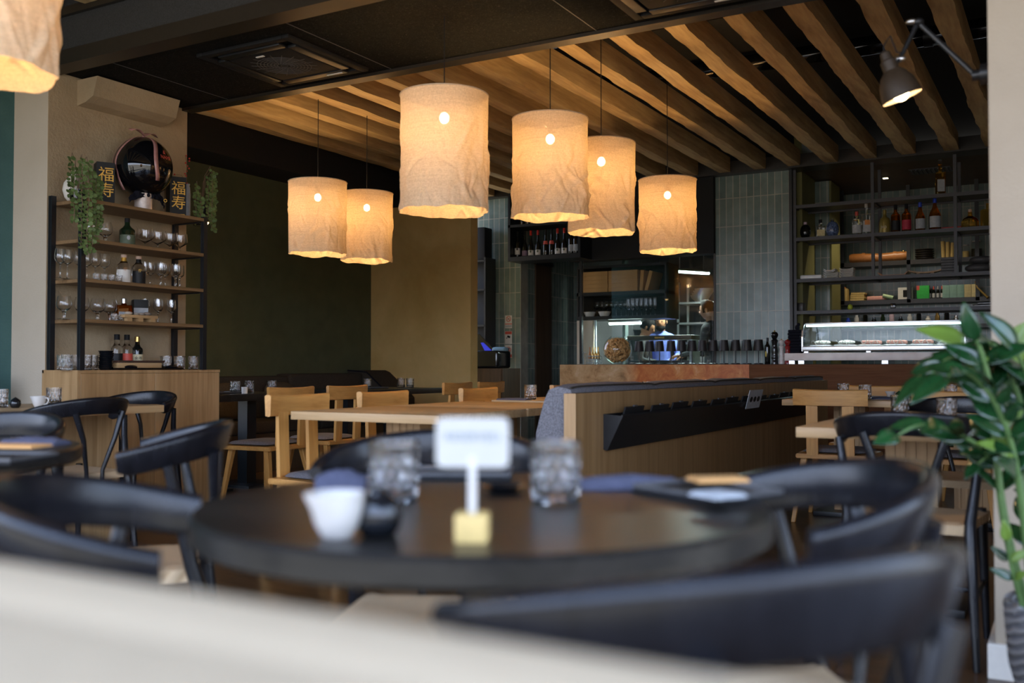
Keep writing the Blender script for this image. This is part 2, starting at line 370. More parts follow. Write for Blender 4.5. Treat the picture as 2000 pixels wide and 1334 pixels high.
# front of the house: glazing with one deep cream rail across it, open above the rail
b = NB(); box(b, (-7.4,-.03,.70), (2.2,.30,.822), .008); box(b, (-7.4,.302,.70), (2.2,.385,.818), .008)
struct('window_1', b, MAT['rail_cream'], 30)
b = NB(); box(b, (-7.4,.19,.0), (2.2,.20,.70)); struct('window_2', b, MAT['pane'])
wallbox('trim_1', (-7.4,.05,2.72), (2.2,.33,3.42), 'black_matte')
wallbox('wall_left', (-7.4,.33,0), (-5.85,3.826,3.42), 'wallpaper_teal')
wallbox('wall_right', (1.7,3.1,0), (2.2,14.2,3.42), 'plaster_pale')
wallbox('trim_14', (1.7,.33,2.72), (2.2,3.1,3.42), 'plaster_pale')
b = NB(); box(b, (1.9,.4,.0), (1.91,3.1,2.72)); struct('window_3', b, MAT['pane'])
# left pier: end face coloured lighter for the window light, flank tan
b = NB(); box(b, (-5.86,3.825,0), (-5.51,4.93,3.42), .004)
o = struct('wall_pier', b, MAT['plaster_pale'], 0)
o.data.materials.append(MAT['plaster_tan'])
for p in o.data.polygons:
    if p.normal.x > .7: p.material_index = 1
# projecting sloped coving on the tan flank
b = NB(); prism(b, [(-5.512,2.775),(-5.315,2.775),(-5.355,2.655),(-5.425,2.625),(-5.512,2.61)], 4.03, 4.69, 'y')
struct('trim_2', b, MAT['plaster_tan'], 0)
# green papered wall and the dark bulkhead over it
wallbox('wall_green', (-7.4,4.93,0), (-6.9,8.85,2.8), 'wallpaper_green')
wallbox('trim_3', (-7.4,4.93,2.8), (-6.45,8.85,3.42), 'ceiling_black')
b = NB(); box(b, (-7.4,8.85,0), (-5.565,8.99,2.72)); struct('wall_ochre', b, MAT['plaster_ochre'])
wallbox('trim_4', (-7.4,8.84,2.72), (-5.56,9.0,3.42), 'ceiling_black')
# black lowered ceiling between the two beamed fields
b = NB(); box(b, (-7.4,3.83,2.79), (1.7,4.94,3.42)); struct('ceiling_panel', b, MAT['woodwool_black'])
b = NB(); box(b, (-7.4,3.79,2.86), (1.7,3.828,3.42)); struct('trim_5', b, MAT['fascia_grey'])
b = NB(); box(b, (-7.4,3.765,2.772), (1.7,3.90,2.788)); box(b, (-7.4,3.765,2.788), (1.7,3.785,2.86)); box(b, (-7.4,3.76,3.07), (1.7,3.785,3.12))
struct('trim_6', b, MAT['flange_brown'])
b = NB(); box(b, (-5.5,4.87,2.768), (1.7,4.96,2.788)); box(b, (-5.5,4.943,2.788), (1.7,4.962,2.87))
struct('trim_7', b, MAT['flange_brown'])
b = NB()
for x in (-5.05,-3.65,-2.25,-.85): box(b, (x,3.9,2.7875), (x+.004,4.87,2.7905))
struct('trim_8', b, MAT['stone_grey'])
# back line: tiles, passage, kitchen hatch, bar niche
YB = 10.25
wallbox('wall_tile_left', (-7.4,YB,0), (-5.735,10.42,3.0), 'tile_x')
b = NB(); box(b, (-5.80,10.421,0), (-5.735,11.7,3.0)); struct('wall_passage', b, MAT['tile_y'])
b = NB(); box(b, (-5.734,10.60,0), (-5.715,11.02,2.2), .004); struct('door_1', b, MAT['dark_wood'])
wallbox('trim_9', (-5.734,10.58,2.2), (-5.70,11.04,2.25), 'black_metal')
wallbox('wall_tile_passage', (-5.80,11.70,0), (-5.0,11.80,3.4), 'tile_x')
wallbox('wall_hatch_left', (-5.06,10.40,0), (-4.854,10.50,1.48), 'plaster_pale')
wallbox('wall_hatch_head', (-5.06,YB-.06,2.16), (-3.325,YB+.14,3.0), 'ceiling_black')
wallbox('wall_tile_right', (-3.325,YB,0), (-2.53,YB+.16,2.99), 'tile_x')
wallbox('trim_10', (-7.4,YB-.12,2.985), (1.7,YB+.16,3.12), 'flange_brown')
wallbox('trim_11', (-2.53,YB-.02,0), (-2.50,YB+.16,2.99), 'black_metal')
wallbox('trim_12', (-3.345,YB-.01,.95), (-3.322,YB+.16,2.99), 'flange_brown')
# kitchen behind the hatch
wallbox('wall_kitchen_back', (-5.35,13.6,0), (-2.4,13.7,3.42), 'shirt_dark')
wallbox('wall_kitchen_left', (-5.35,11.81,0), (-5.27,13.6,3.42), 'stone_grey')
wallbox('wall_kitchen_side', (-5.06,10.501,0), (-5.02,11.66,3.0), 'stone_grey')
wallbox('wall_kitchen_right', (-2.52,10.42,0), (-2.44,13.6,3.42), 'olive_y')
wallbox('ceiling_kitchen', (-4.98,10.42,2.62), (-2.53,13.6,2.66), 'stone_grey')
# bar niche
YN = 12.1
wallbox('wall_bar_back', (-2.43,YN,0), (1.7,YN+.1,3.3), 'tile_x')
wallbox('ceiling_bar', (-2.43,10.42,2.99), (1.7,YN,3.02), 'dark_wood')
b = NB(); box(b, (-2.625,11.0,0), (-2.453,11.06,2.98)); struct('wall_ribbed', b, MAT['olive'])
wallbox('wall_bar_pier', (-2.448,11.02,0), (-2.289,11.5,2.98), 'tile_x')
b = NB(); box(b, (-2.289,11.03,0), (-2.289+.02,11.49,2.98))
o = struct('wall_ribbed_return', b, MAT['olive_y'])
# right-hand pale column with its plinth
b = NB(); box(b, (-.212,3.315,0), (.9,3.72,2.785), .004); struct('column', b, MAT['plaster_column']); bpy.data.objects['column'].name = 'wall_column'
b = NB(); box(b, (-.232,3.295,0), (.92,3.74,.105), .004); struct('baseboard_column', b, MAT['cream_paint'])

wallbox('unseen_canopy', (-7.4,-.9,2.80), (2.2,-.1,2.9), 'black_matte')  # unseen canopy, added outside to hold skylight off the front rail
# ------------------------------------------------------------------ beams
def beam(x, y0, y1, z0, h, wd, seed):
    b = NB(); n = max(6, int((y1-y0)/.09)); rings = []
    for i in range(n+1):
        y = y0 + (y1-y0)*i/n; q = lambda k, s=2.2, a=.016: noise.noise(Vector((seed*3.7+k*11, y*s, k)))*a
        l, r = x - wd/2, x + wd/2
        rings.append([b.verts.new(p) for p in ((l+q(1)+q(5,7,.010), y, z0+q(2,3,.008)), (r+q(3)+q(6,7,.010), y, z0+q(2,3,.008)), (r+q(4,1,.006), y, z0+.035), (r, y, z0+h), (l, y, z0+h), (l+q(7,1,.006), y, z0+.035))])
    for a, c in zip(rings, rings[1:]):
        for k in range(6): b.faces.new((a[k], a[(k+1)%6], c[(k+1)%6], c[k]))
    b.faces.new(rings[0][::-1]); b.faces.new(rings[-1])
    return b
xs = [-.606 - .3655*i + random.uniform(-.012,.012) for i in range(-1, 16)]
for i, x in enumerate(xs):
    wd = .122 + random.uniform(-.008,.008)
    b = beam(x, 4.97, YB-.125, 3.0, .16, wd, i)
    for v in b.verts: v.co.x -= x
    far = 'just beside the pale column' if i == 0 else '%s along from the pale column towards the green wall' % ORD[i]
    tag(obj('ceiling_beam', b, MAT['beam'], None, (x,0,0), 0, 25), 'rough wavy-edged wooden ceiling beam, '+far, 'beam', 'beams of the back ceiling')
for i, x in enumerate([-5.75 + .3655*k for k in range(16)]):
    b = beam(x, .34, 3.755, 3.1, .16, .122, i+40)
    for v in b.verts: v.co.x -= x
    tag(obj('ceiling_beam', b, MAT['beam'], None, (x,0,0), 0, 25), 'rough wooden ceiling beam over the window side, %s from the teal wall' % ORD[i], 'beam', 'beams of the front ceiling')
# ducts above the beams
for i, (y, z, r, lab) in enumerate(((6.2, 3.31, .085, 'black ventilation duct with a silver band above the beams near the wall lamp'), (7.6, 3.33, .07, 'plain black duct above the beams in the middle of the back ceiling'))):
    t = thing('duct', lab, 'duct', (0, y, z))
    b = NB(); tube(b, [(-4.4,0,0), (1.6,0,0)], r, 20); obj('pipe', b, MAT['black_glaze'], t)
    for x in ((-.75, .2) if i == 0 else (-2.6, -.9)):
        b = NB(); tube(b, [(x,0,0), (x+.06,0,0)], r+.006, 20); o = obj('clamp_band', b, MAT['steel' if i == 0 and x < 0 else 'black_metal'], t)
        if i == 0 and x < 0: o['label'] = 'silver clamp band'
b = NB(); box(b, (-1.0,5.6,3.33), (-.2,5.9,3.42), .01); tag(obj('duct', b, MAT['fascia_grey']), 'square dark grey duct box against the ceiling above the beams', 'duct')

# ------------------------------------------------------------------ air conditioning cassettes
def cassette(x, y, lab):
    t = thing('ceiling_air_conditioner', lab, 'air conditioner', (x, y, 2.788), 0, 'ceiling cassettes')
    b = NB()
    for s in (-1, 1):
        box(b, (s*.36-.05 if s > 0 else -.36-.0, -.36, -.022), (s*.36 if s > 0 else -.31, .36, 0), .006)
        box(b, (-.31, (.31 if s > 0 else -.36), -.022), (.31, (.36 if s > 0 else -.31), 0), .006)
    obj('frame', b, MAT['black_matte'], t)
    for k in range(4):
        b = NB(); box(b, (-.24, .245, -.03), (.24, .305, -.012), .006)
        obj('louvre', b, MAT['black_metal'], t, rz=k*PI/2)
    b = NB(); box(b, (-.235,-.235,-.03), (.235,.235,-.005), .02); g = obj('grille', b, MAT['black_matte'], t)
    b = NB()
    for k in range(1, 9):
        r = .02*k; tube(b, [(r*math.cos(a*PI/18), r*math.sin(a*PI/18), -.0305) for a in range(37)], .0016, 5)
    for k in range(18):
        a = k*PI/9; tube(b, [(.04*math.cos(a), .04*math.sin(a), -.0305), (.2*math.cos(a+.5), .2*math.sin(a+.5), -.0305)], .0013, 5)
    obj('guard_ring', b, MAT['stone_grey'], g)
    b = NB(); box(b, (-.03,-.21,-.034), (.03,-.196,-.030)); o = obj('sticker', b, MAT['paper'], t); o['label'] = 'small white sticker'
    b = NB(); box(b, (.1,.27,-.034), (.22,.283,-.0305)); o = obj('sticker', b, MAT['paper'], t); o['label'] = 'long white sticker strip'
    return t
c1 = cassette(-4.11, 4.42, 'black square ceiling air conditioner left of the big front lampshade')
dup(c1, (-1.62, 4.42, 2.788), 0, 'black square ceiling air conditioner at the top edge right of the lamps')

# ------------------------------------------------------------------ pendant lamps
def wrinkled(seed, rad, h):
    b = NB(); n, m = 190, 84; rings = []; rnd = random.Random(seed*17)
    lean = (noise.noise(Vector((seed,3,1)))*.02, noise.noise(Vector((seed,9,1)))*.02)
    folds = []                      # sharp creases of random direction, each living in its own patch
    for q in range(34):
        ang = rnd.uniform(-1.1, 1.1); a0 = rnd.uniform(0, 2*PI); u0 = rnd.uniform(.25, 1.0)
        folds.append((a0, u0*h, math.cos(ang), math.sin(ang), rnd.uniform(.05,.16), rnd.uniform(.012,.035), rnd.uniform(.006,.014)*rnd.choice((1,1,-1))))
    for q in range(46):
        ang = rnd.uniform(-1.2, 1.2)
        folds.append((rnd.uniform(0, 2*PI), rnd.uniform(.3,1.0)*h, math.cos(ang), math.sin(ang), rnd.uniform(.03,.09), rnd.uniform(.008,.016), rnd.uniform(.003,.006)*rnd.choice((1,-1))))
    for i in range(m+1):
        u = i/m; z = h*(1-u); ring = []
        for k in range(n):
            a = 2*PI*k/n; ca, sa = math.cos(a), math.sin(a)
            d = noise.noise(Vector((ca*1.6+seed*5, sa*1.6, z*1.6)))*(.003+.012*u)
            d += noise.noise(Vector((ca*4+seed, sa*4-seed, z*2.0)))*.006*u
            for a0, zz0, c_, s_, L_, wd, am in folds:
                dx = ((a-a0+PI) % (2*PI)-PI)*rad; dz = (h-zz0)-z
                p = dx*s_ + dz*c_; q = dx*c_ - dz*s_       # p along the crease, q across
                if abs(p) < L_ and abs(q) < wd*2:
                    d += am*max(0, 1-abs(q)/wd)*(1-(p/L_)**2)*min(1, u*2)
            fr = abs(noise.noise(Vector((ca*3+seed*2, sa*3, z*5))))
            d -= max(0, .10-fr)*.045*min(1, max(0, u-.25)*2)
            r = rad*(1 - .012*math.sin(u*PI) - .018*u) + d
            zz = z + (noise.noise(Vector((ca*1.4+seed*3, sa*1.4, 5)))*.016 + noise.noise(Vector((ca*4+seed*3, sa*4, 5)))*.006)*max(0, u-.5)*2
            ring.append(b.verts.new((ca*r+lean[0]*u, sa*r+lean[1]*u, zz)))
        rings.append(ring)
    for a, c in zip(rings, rings[1:]):
        for k in range(n): b.faces.new((a[k], a[(k+1)%n], c[(k+1)%n], c[k]))
    return b
def pendant(x, y, z0, rad, h, ztop, lab, seed, pw, bz=.115, rz=0):
    t = thing('pendant_lamp', lab, 'lamp', (x, y, z0), rz, 'linen drum pendant lamps')
    s = obj('lampshade', wrinkled(seed, rad, h), MAT['linen'], t, smooth=80)
    b = NB(); tube(b, [(rad*1.003*math.cos(a*PI/30), rad*1.003*math.sin(a*PI/30), h) for a in range(61)], .0035, 6, False); obj('top_ring', b, MAT['linen'], s)
    b = NB()
    for k in range(3):
        a = k*2*PI/3+.4+seed; tube(b, [(0,0,h-.055), (rad*math.cos(a), rad*math.sin(a), h-.002)], .0016, 5)
    obj('spider_wire', b, MAT['steel'], t)
    b = NB(); tube(b, [(0,0,h-bz+.085), (0,0,h-bz+.03)], [.016,.014], 12); obj('socket', b, MAT['black_matte'], t)
    b = NB(); sphere(b, (0,0,h-bz), .027, 16, 12, (1,1,1.15)); o = obj('bulb', b, MAT['bulb'], t); o['label'] = 'glowing warm bulb'
    b = NB(); tube(b, [(0,0,h-bz+.08), (0,0,ztop-z0)], .0028, 6); obj('cord', b, MAT['black_matte'], t)
    L = bpy.data.lights.new('bulb_light', 'POINT'); L.energy = pw; L.color = (1,.66,.31); L.shadow_soft_size = .035
    lo = bpy.data.objects.new('bulb_light', L); C.objects.link(lo); lo.parent = t; lo.location = (0,0,h-bz-.075)
    return t
pendant(-2.85, 4.27, 1.752, .232, .61, 2.788, 'largest crumpled linen drum lampshade hanging in the middle, nearest of the row', 1, 15.5)
pendant(-2.652, 5.096, 1.815, .224, .58, 3.42, 'linen drum lampshade just right of the largest one, showing its open underside', 2, 15.5)
pendant(-2.637, 5.784, 1.806, .222, .58, 3.42, 'linen drum lampshade partly hidden behind the second shade of the middle row', 3, 15.5)
pendant(-2.682, 7.105, 1.822, .222, .55, 3.42, 'farthest linen drum lampshade of the middle row, in front of the black hatch head', 4, 15.5)
pendant(-5.017, 5.771, 1.80, .222, .555, 3.42, 'left one of two linen drum lampshades in front of the green wall', 5, 15.5)
pendant(-5.003, 6.355, 1.802, .215, .555, 3.42, 'right one of two linen drum lampshades in front of the green wall', 6, 15.5)
pendant(-2.763, 1.681, 1.80, .228, .58, 3.42, 'linen drum lampshade cut off by the top left corner of the view', 7, 11)

# ------------------------------------------------------------------ swing-arm wall lamp on the column
t = thing('wall_lamp', 'brown-black swing-arm wall lamp with lit bell shade on the column', 'lamp', (0,0,0))
Bp, E1, E2, S1 = Vector((-.225,3.56,1.905)), Vector((-0.439, 3.55, 2.11)), Vector((-0.484, 3.524, 2.006)), Vector((-0.517, 3.505, 1.972))
b = NB(); tube(b, [(-.212,3.56,1.905), (-.25,3.56,1.905)], .035, 20); tube(b, [(-.25,3.56,1.905), (-.275,3.56,1.905)], .018, 14); obj('wall_plate', b, MAT['black_metal'], t)
b = NB(); tube(b, [(-.265,3.56,1.905), E1], .0085, 10); sphere(b, E1, .02, 14, 8, (1,1,.7)); tube(b, [E1, E2], .0075, 10); obj('arm', b, MAT['black_metal'], t)
b = NB(); sphere(b, E1+Vector((-.02,-.012,.002)), .014, 12, 8, (1.3,.8,.7)); obj('knuckle', b, MAT['steel'], t)
b = NB(); sphere(b, E2+Vector((-.012,-.005,-.022)), .015, 12, 8, (1.5,.8,.7)); obj('knuckle', b, MAT['steel'], t)
ax = Vector((-.32,-.15,.95)).normalized()      # shade axis, pointing up
M4 = Vector((0,0,1)).rotation_difference(ax).to_matrix().to_4x4()
ctr = Vector((-0.487, 3.523, 1.851))
M4.translation = ctr
b = NB(); lathe(b, [(.066,0),(.065,.02),(.058,.055),(.043,.085),(.026,.102),(.026,.135),(.02,.14),(.016,.165),(.006,.172),(0,.175)], 28)
bmesh.ops.transform(b, matrix=M4, verts=b.verts); s = obj('lampshade', b, flat('shade_bronze', (.035,.023,.014), .5, 0, .3), t)
b = NB(); lathe(b, [(.065,.001),(.063,.02),(.056,.053),(.041,.082),(.02,.095),(0,.096)], 28); bmesh.ops.transform(b, matrix=M4, verts=b.verts); o = obj('reflector', b, MAT['white'], s); o['label'] = 'white inside of the shade'
b = NB(); sphere(b, (0,0,.018), .028, 16, 10); bmesh.ops.transform(b, matrix=M4, verts=b.verts); obj('bulb', b, emit('bulb_warm', (1,.66,.30), 22), t)
tip = M4 @ Vector((0,0,.172))
b = NB(); tube(b, [tip, tip+Vector((-.0,0,.02)), tip+Vector((.02,.0,.05)), E2+Vector((-.02,0,.004)), E2], .003, 6); obj('cable', b, MAT['black_matte'], t)
b = NB(); tube(b, [E2, S1+Vector((.012,0,-.01)), M4 @ Vector((.012,0,.14))], .007, 8); obj('pivot', b, MAT['black_metal'], t)
L = bpy.data.lights.new('wall_lamp_light', 'SPOT'); L.energy = 8; L.color = (1,.62,.28); L.spot_size = R(120); L.spot_blend = .6; L.shadow_soft_size = .03
lo = bpy.data.objects.new('wall_lamp_light', L); C.objects.link(lo); lo.location = ctr - ax*.02; lo.rotation_euler = (-ax).to_track_quat('-Z', 'Y').to_euler(); lo.parent = t

# ================================================================== furniture
def black_chair(lab):
    """black bentwood chair: origin under the middle between the two tips, faces +y"""
    t = thing('black_chair', lab, 'chair', (0,0,0), 0, 'black round-backed chairs')
    N = 28; pts = []; secs = []
    for i in range(N+1):
        th = R(-98 + 196*i/N); c = math.cos(th)
        zt = .798 - .055*(1-max(c, -.15))
        hh = .080 - .014*(1-c)
        if i in (0, N): hh *= .8
        pts.append((.238*math.sin(th), -.215*c, zt))
        secs.append([(.0168, -.015), (.017, -.010), (.014, -.003), (.009, 0), (-.003, 0), (-.008, -.006), (-.0095, -.012), (-.022, -hh+.008), (-.018, -hh), (-.006, -hh), (.000, -hh+.006)])
    b = NB(); sweep(b, pts, secs); obj('backrest', b, MAT['black_wood'], t, smooth=50)
    # woven seat with the four wrapped triangles meeting in the middle
    b = NB(); n = 16; top = []; bot = []
    for j in range(n+1):
        v = j/n; y = -.15 + .39*v; hw = .170 + .047*v
        row, rb = [], []
        for i in range(n+1):
            u = i/n*2-1; e = max(abs(u), abs(v*2-1))
            z = .446 - .018*(1-e*e)*(1-.2*abs(u)) - (.010 if e > .999 else 0) + .004*(abs(abs(u)-abs(v*2-1)) < .07)
            row.append(b.verts.new((u*hw, y, z))); rb.append(b.verts.new((u*hw*.985, y, .405)))
        top.append(row); bot.append(rb)
    for j in range(n):
        for i in range(n):
            b.faces.new((top[j][i], top[j][i+1], top[j+1][i+1], top[j+1][i]))
            b.faces.new((bot[j][i], bot[j+1][i], bot[j+1][i+1], bot[j][i+1]))
    for k in range(n):
        b.faces.new((top[0][k], bot[0][k], bot[0][k+1], top[0][k+1])); b.faces.new((top[n][k], top[n][k+1], bot[n][k+1], bot[n][k]))
        b.faces.new((top[k][0], top[k+1][0], bot[k+1][0], bot[k][0])); b.faces.new((top[k][n], bot[k][n], bot[k+1][n], top[k+1][n]))
    o = obj('seat', b, MAT['cord'], t); o['label'] = 'woven natural paper-cord seat'
    for s in (-1, 1):
        b = NB(); tube(b, [(s*.222,-.085,.70), (s*.205,-.105,.60), (s*.186,-.14,.445), (s*.188,-.155,.40), (s*.205,-.205,.0)], [.013,.015,.0185,.0195,.011], 12)
        obj('leg', b, MAT['black_wood'], t, smooth=60)
        b = NB(); tube(b, [(s*.192,.215,.45), (s*.193,.218,.40), (s*.203,.235,0)], [.016,.019,.011], 12)
        obj('leg', b, MAT['black_wood'], t, smooth=60)
        b = NB(); tube(b, [(s*.042,-.155,.405), (s*.044,-.155,.45), (s*.085,-.187,.60), (s*.128,-.187,.725)], [.010,.010,.0125,.0155], 10)
        obj('spindle', b, MAT['black_wood'], t, smooth=60)
        b = NB(); tube(b, [(s*.196,-.178,.2), (s*.198,.226,.2)], .008, 8); obj('stretcher', b, MAT['black_wood'], t)
    b = NB(); tube(b, [(-.20,.03,.2), (.20,.03,.2)], .008, 8); obj('stretcher', b, MAT['black_wood'], t)
    return t
BCH = None
def place_black(x, y, face, lab):
    """face: the compass angle (deg, from +x) the sitter looks towards"""
    global BCH
    rz = R(face-90)
    if BCH is None:
        BCH = black_chair(lab); BCH.location = (x, y, 0); BCH.rotation_euler = (0,0,rz); return BCH
    return dup(BCH, (x, y, 0), rz, lab)
place_black(-0.319, 0.901, 146, 'black round-backed chair nearest the camera at the bottom right, back turned to us')
place_black(-0.397, 1.472, -146, 'black round-backed chair at the right of the front round table')
place_black(-1.063, 0.913, 42, 'black round-backed chair at the left of the front round table')
place_black(-2.125, 1.758, -136, 'black round-backed chair between the two round tables, back towards the front one')
place_black(-4.155, 3.04, 180, 'black round-backed chair at the long side of the left oak table')
place_black(-4.66, 3.78, -78, 'black round-backed chair at the end of the left oak table, before the sideboard')
place_black(-.47, 3.55, 90, 'black round-backed chair tucked under the right oak table, back towards us')
place_black(-.46, 4.97, -92, 'black round-backed chair on the far side of the right oak table')
place_black(-1.141, 1.675, -62, 'black round-backed chair on the far side of the front round table')
place_black(-2.838, 1.742, -70, 'black round-backed chair on the far side of the left round table')

def wood_chair(lab):
    """oak chair, grey seat pad: origin at the middle of the back, faces +y"""
    t = thing('oak_chair', lab, 'chair', (0,0,0), 0, 'oak chairs with grey seat pads')
    b = NB(); N = 14; pts = []; secs = []
    for i in range(N+1):
        u = i/N*2-1; pts.append((u*.215, .0-.028*(1-u*u), .80))
        top = 0.0 + .006*u*u
        secs.append([(.017, -.006+top), (.008, top), (-.008, top), (-.017, -.008+top), (-.014, -.094), (-.004,-.098), (.012, -.094)])
    sweep(b, pts, secs); obj('backrest', b, MAT['chair_oak_x'], t, smooth=50)
    for s in (-1, 1):
        b = NB(); prism(b, [(-.012,.405),(.010,.405),(-.002,.72),(-.022,.72)], s*.105-.034, s*.105+.034, 'x')
        obj('back_slat', b, MAT['chair_oak'], t, smooth=0)
    b = NB(); poly = [(-.205,-.01),(.205,-.01),(.235,.40),(.20,.43),(-.20,.43),(-.235,.40)]
    prism(b, poly, .385, .412); bmesh.ops.bevel(b, geom=[e for e in b.edges], offset=.005, segments=2, affect='EDGES')
    obj('seat', b, MAT['chair_oak_x'], t)
    b = NB(); n = 14; top = []; bot = []
    for j in range(n+1):
        for_ = []; fb = []
        v = j/n*2-1
        for i in range(n+1):
            u = i/n*2-1; f = (1-abs(u)**6)*(1-abs(v)**6)
            x = u*math.sqrt(1-.06*v*v)*(.185+.02*(v+1)/2); y = .225 + v*math.sqrt(1-.06*u*u)*.175
            for_.append(b.verts.new((x, y, .4225+.022*f**.5))); fb.append(b.verts.new((x, y, .4225-.0095*f**.5)))
        top.append(for_); bot.append(fb)
    for j in range(n):
        for i in range(n):
            b.faces.new((top[j][i], top[j][i+1], top[j+1][i+1], top[j+1][i])); b.faces.new((bot[j][i], bot[j+1][i], bot[j+1][i+1], bot[j][i+1]))
    bmesh.ops.remove_doubles(b, verts=b.verts, dist=.0006)
    o = obj('seat_pad', b, MAT['felt'], t, smooth=70); o['label'] = 'grey felt seat pad'
    for sx, sy in ((-1,0),(1,0),(-1,1),(1,1)):
        x0, y0 = sx*.165, (.05 if sy == 0 else .37); x1, y1 = sx*.215, (-.035 if sy == 0 else .42)
        b = NB(); w0, w1 = .019, .013
        A = [b.verts.new((x0+a*w0, y0+c*w0, .386)) for a, c in ((-1,-1),(1,-1),(1,1),(-1,1))]
        B2 = [b.verts.new((x1+a*w1, y1+c*w1, 0)) for a, c in ((-1,-1),(1,-1),(1,1),(-1,1))]
        b.faces.new(A); b.faces.new(B2[::-1])
        for k in range(4): b.faces.new((A[k], B2[k], B2[(k+1)%4], A[(k+1)%4]))
        bmesh.ops.bevel(b, geom=list(b.edges), offset=.003, segments=1, affect='EDGES')
        obj('leg', b, MAT['chair_oak'], t)
    return t
WCH = None
def place_wood(x, y, face, lab):
    global WCH
    rz = R(face-90)
    if WCH is None:
        WCH = wood_chair(lab); WCH.location = (x, y, 0); WCH.rotation_euler = (0,0,rz); return WCH
    return dup(WCH, (x, y, 0), rz, lab)
for i, y in enumerate((3.665, 4.35, 5.35, 6.575, 7.225)):
    place_wood(-3.3, y, 0, 'oak chair facing the long central bench, %s from the front' % ('nearest one', 'second', 'third', 'fourth', 'fifth')[i])
for i, y in enumerate((4.985, 5.575, 7.04, 7.60)):
    place_wood(-4.56, y, 180, 'oak chair facing the sofa by the green wall, %s from the front' % ('nearest one', 'second', 'third', 'fourth')[i])
place_wood(-1.26, 6.05, 90, 'oak chair back towards us at the rear right table, next to the bench')
place_wood(-.585, 6.05, 90, 'oak chair back towards us at the rear right table, nearer the plant')
place_wood(-1.24, 7.42, -90, 'oak chair on the far side of the rear right table, left one')
place_wood(-.58, 7.42, -90, 'oak chair on the far side of the rear right table, behind the plant leaves')

# ------------------------------------------------------------------ tables
ZT = .735
def round_table(x, y, rad, lab):
    t = thing('round_table', lab, 'table', (x, y, 0), 0, 'black round tables')
    b = NB(); lathe(b, [(0,ZT-.042),(rad-.012,ZT-.042),(rad,ZT-.034),(rad,ZT-.006),(rad-.006,ZT),(0,ZT)], 96); obj('tabletop', b, MAT['black_table'], t)
    b = NB(); lathe(b, [(0,.02),(.035,.02),(.035,ZT-.05),(.12,ZT-.05),(.12,ZT-.043),(0,ZT-.043)], 24); obj('pedestal', b, MAT['black_metal'], t)
    b = NB(); lathe(b, [(0,0),(.21,0),(.21,.012),(.05,.03),(0,.03)], 36); obj('base', b, MAT['black_metal'], t)
    return t
RC = (-0.774, 1.268)
round_table(RC[0], RC[1], .424, 'round black wooden table in the foreground')
TL2 = (-2.539, 1.36)
round_table(TL2[0], TL2[1], .424, 'round black wooden table at the left edge of the view')
def oak_table(x0, y0, x1, y1, lab, top='oak_x', th=.038, legs='slab', grp='oak tables', tw=None, ZT=ZT):
    cx, cy = (x0+x1)/2, (y0+y1)/2; a, c = (x1-x0)/2, (y1-y0)/2
    t = thing('dining_table', lab, 'table', (cx, cy, 0), 0, grp)
    b = NB(); box(b, (-a,-c,ZT-th), (a,c,ZT), .003); obj('tabletop', b, MAT[top], t)
    if legs == 'slab':
        n = tw or 1
        for k in range(n):
            px = 0 if n == 1 else (-.5+k)*a*1.0
            b = NB()
            for q in range(5): box(b, (px-.095+q*.039, -.07, .03), (px-.095+q*.039+.036, .07, ZT-th))
            box(b, (px-.09,-.062,.03), (px+.09,.062,ZT-th))
            obj('pedestal', b, MAT['oak'], t)
            b = NB(); box(b, (px-.2,-.2,0), (px+.2,.2,.03), .004); obj('base', b, MAT['black_metal'], t)
    return t
oak_table(-3.12, 3.41, -2.30, 4.165, 'oak table nearest the front along the long central bench, its edge sunlit')
oak_table(-3.12, 4.185, -2.30, 4.93, 'oak table second from the front along the long central bench')
oak_table(-3.10, 5.17, -2.30, 5.90, 'oak table with a glass and dark napkin, third along the long central bench')
oak_table(-3.10, 6.22, -2.30, 6.92, 'oak table fourth along the long central bench')
oak_table(-3.10, 6.95, -2.30, 7.65, 'oak table fifth along the long central bench')
oak_table(-3.40, 7.98, -2.30, 8.80, 'oak table farthest along the long central bench')
oak_table(-.878, 3.625, -.235, 4.82, 'oak table at right beside the pale column, with two cut tumblers', 'oak_x', ZT=.72)
oak_table(-1.58, 6.17, -.18, 6.90, 'wide oak table at the rear right between four oak chairs', tw=2)
t = oak_table(-5.02, 2.42, -4.215, 3.63, 'oak table at the left with a white jug and a tumbler', 'oak_ty', legs='')
b = NB()
for q in range(4): box(b, (-.25+q*.1255, .40, 0), (-.25+q*.1255+.123, .44, ZT-.038))
obj('panel_leg', b, MAT['oak'], t)
b = NB(); box(b, (-.25,-.44,0), (.25,-.40,ZT-.038)); obj('panel_leg', b, MAT['oak'], t)
for i, (y0, y1) in enumerate(((4.96,5.98),(6.72,7.92))):
    t = thing('dining_table', 'long black table in front of the dark sofa, %s' % ('nearer one behind the sideboard', 'farther one by the ochre wall')[i], 'table', (-5.72,(y0+y1)/2,0), 0, 'black sofa tables')
    c = (y1-y0)/2
    b = NB(); box(b, (-.4,-c,ZT-.05), (.42,c,ZT), .003); obj('tabletop', b, MAT['black_table'], t)
    for s in (-1,1):
        b = NB(); box(b, (-.05,s*c*.55-.05,.02), (.05,s*c*.55+.05,ZT-.05)); obj('pedestal', b, MAT['black_metal'], t)
        b = NB(); box(b, (-.22,s*c*.55-.2,0), (.22,s*c*.55+.2,.02)); obj('base', b, MAT['black_metal'], t)

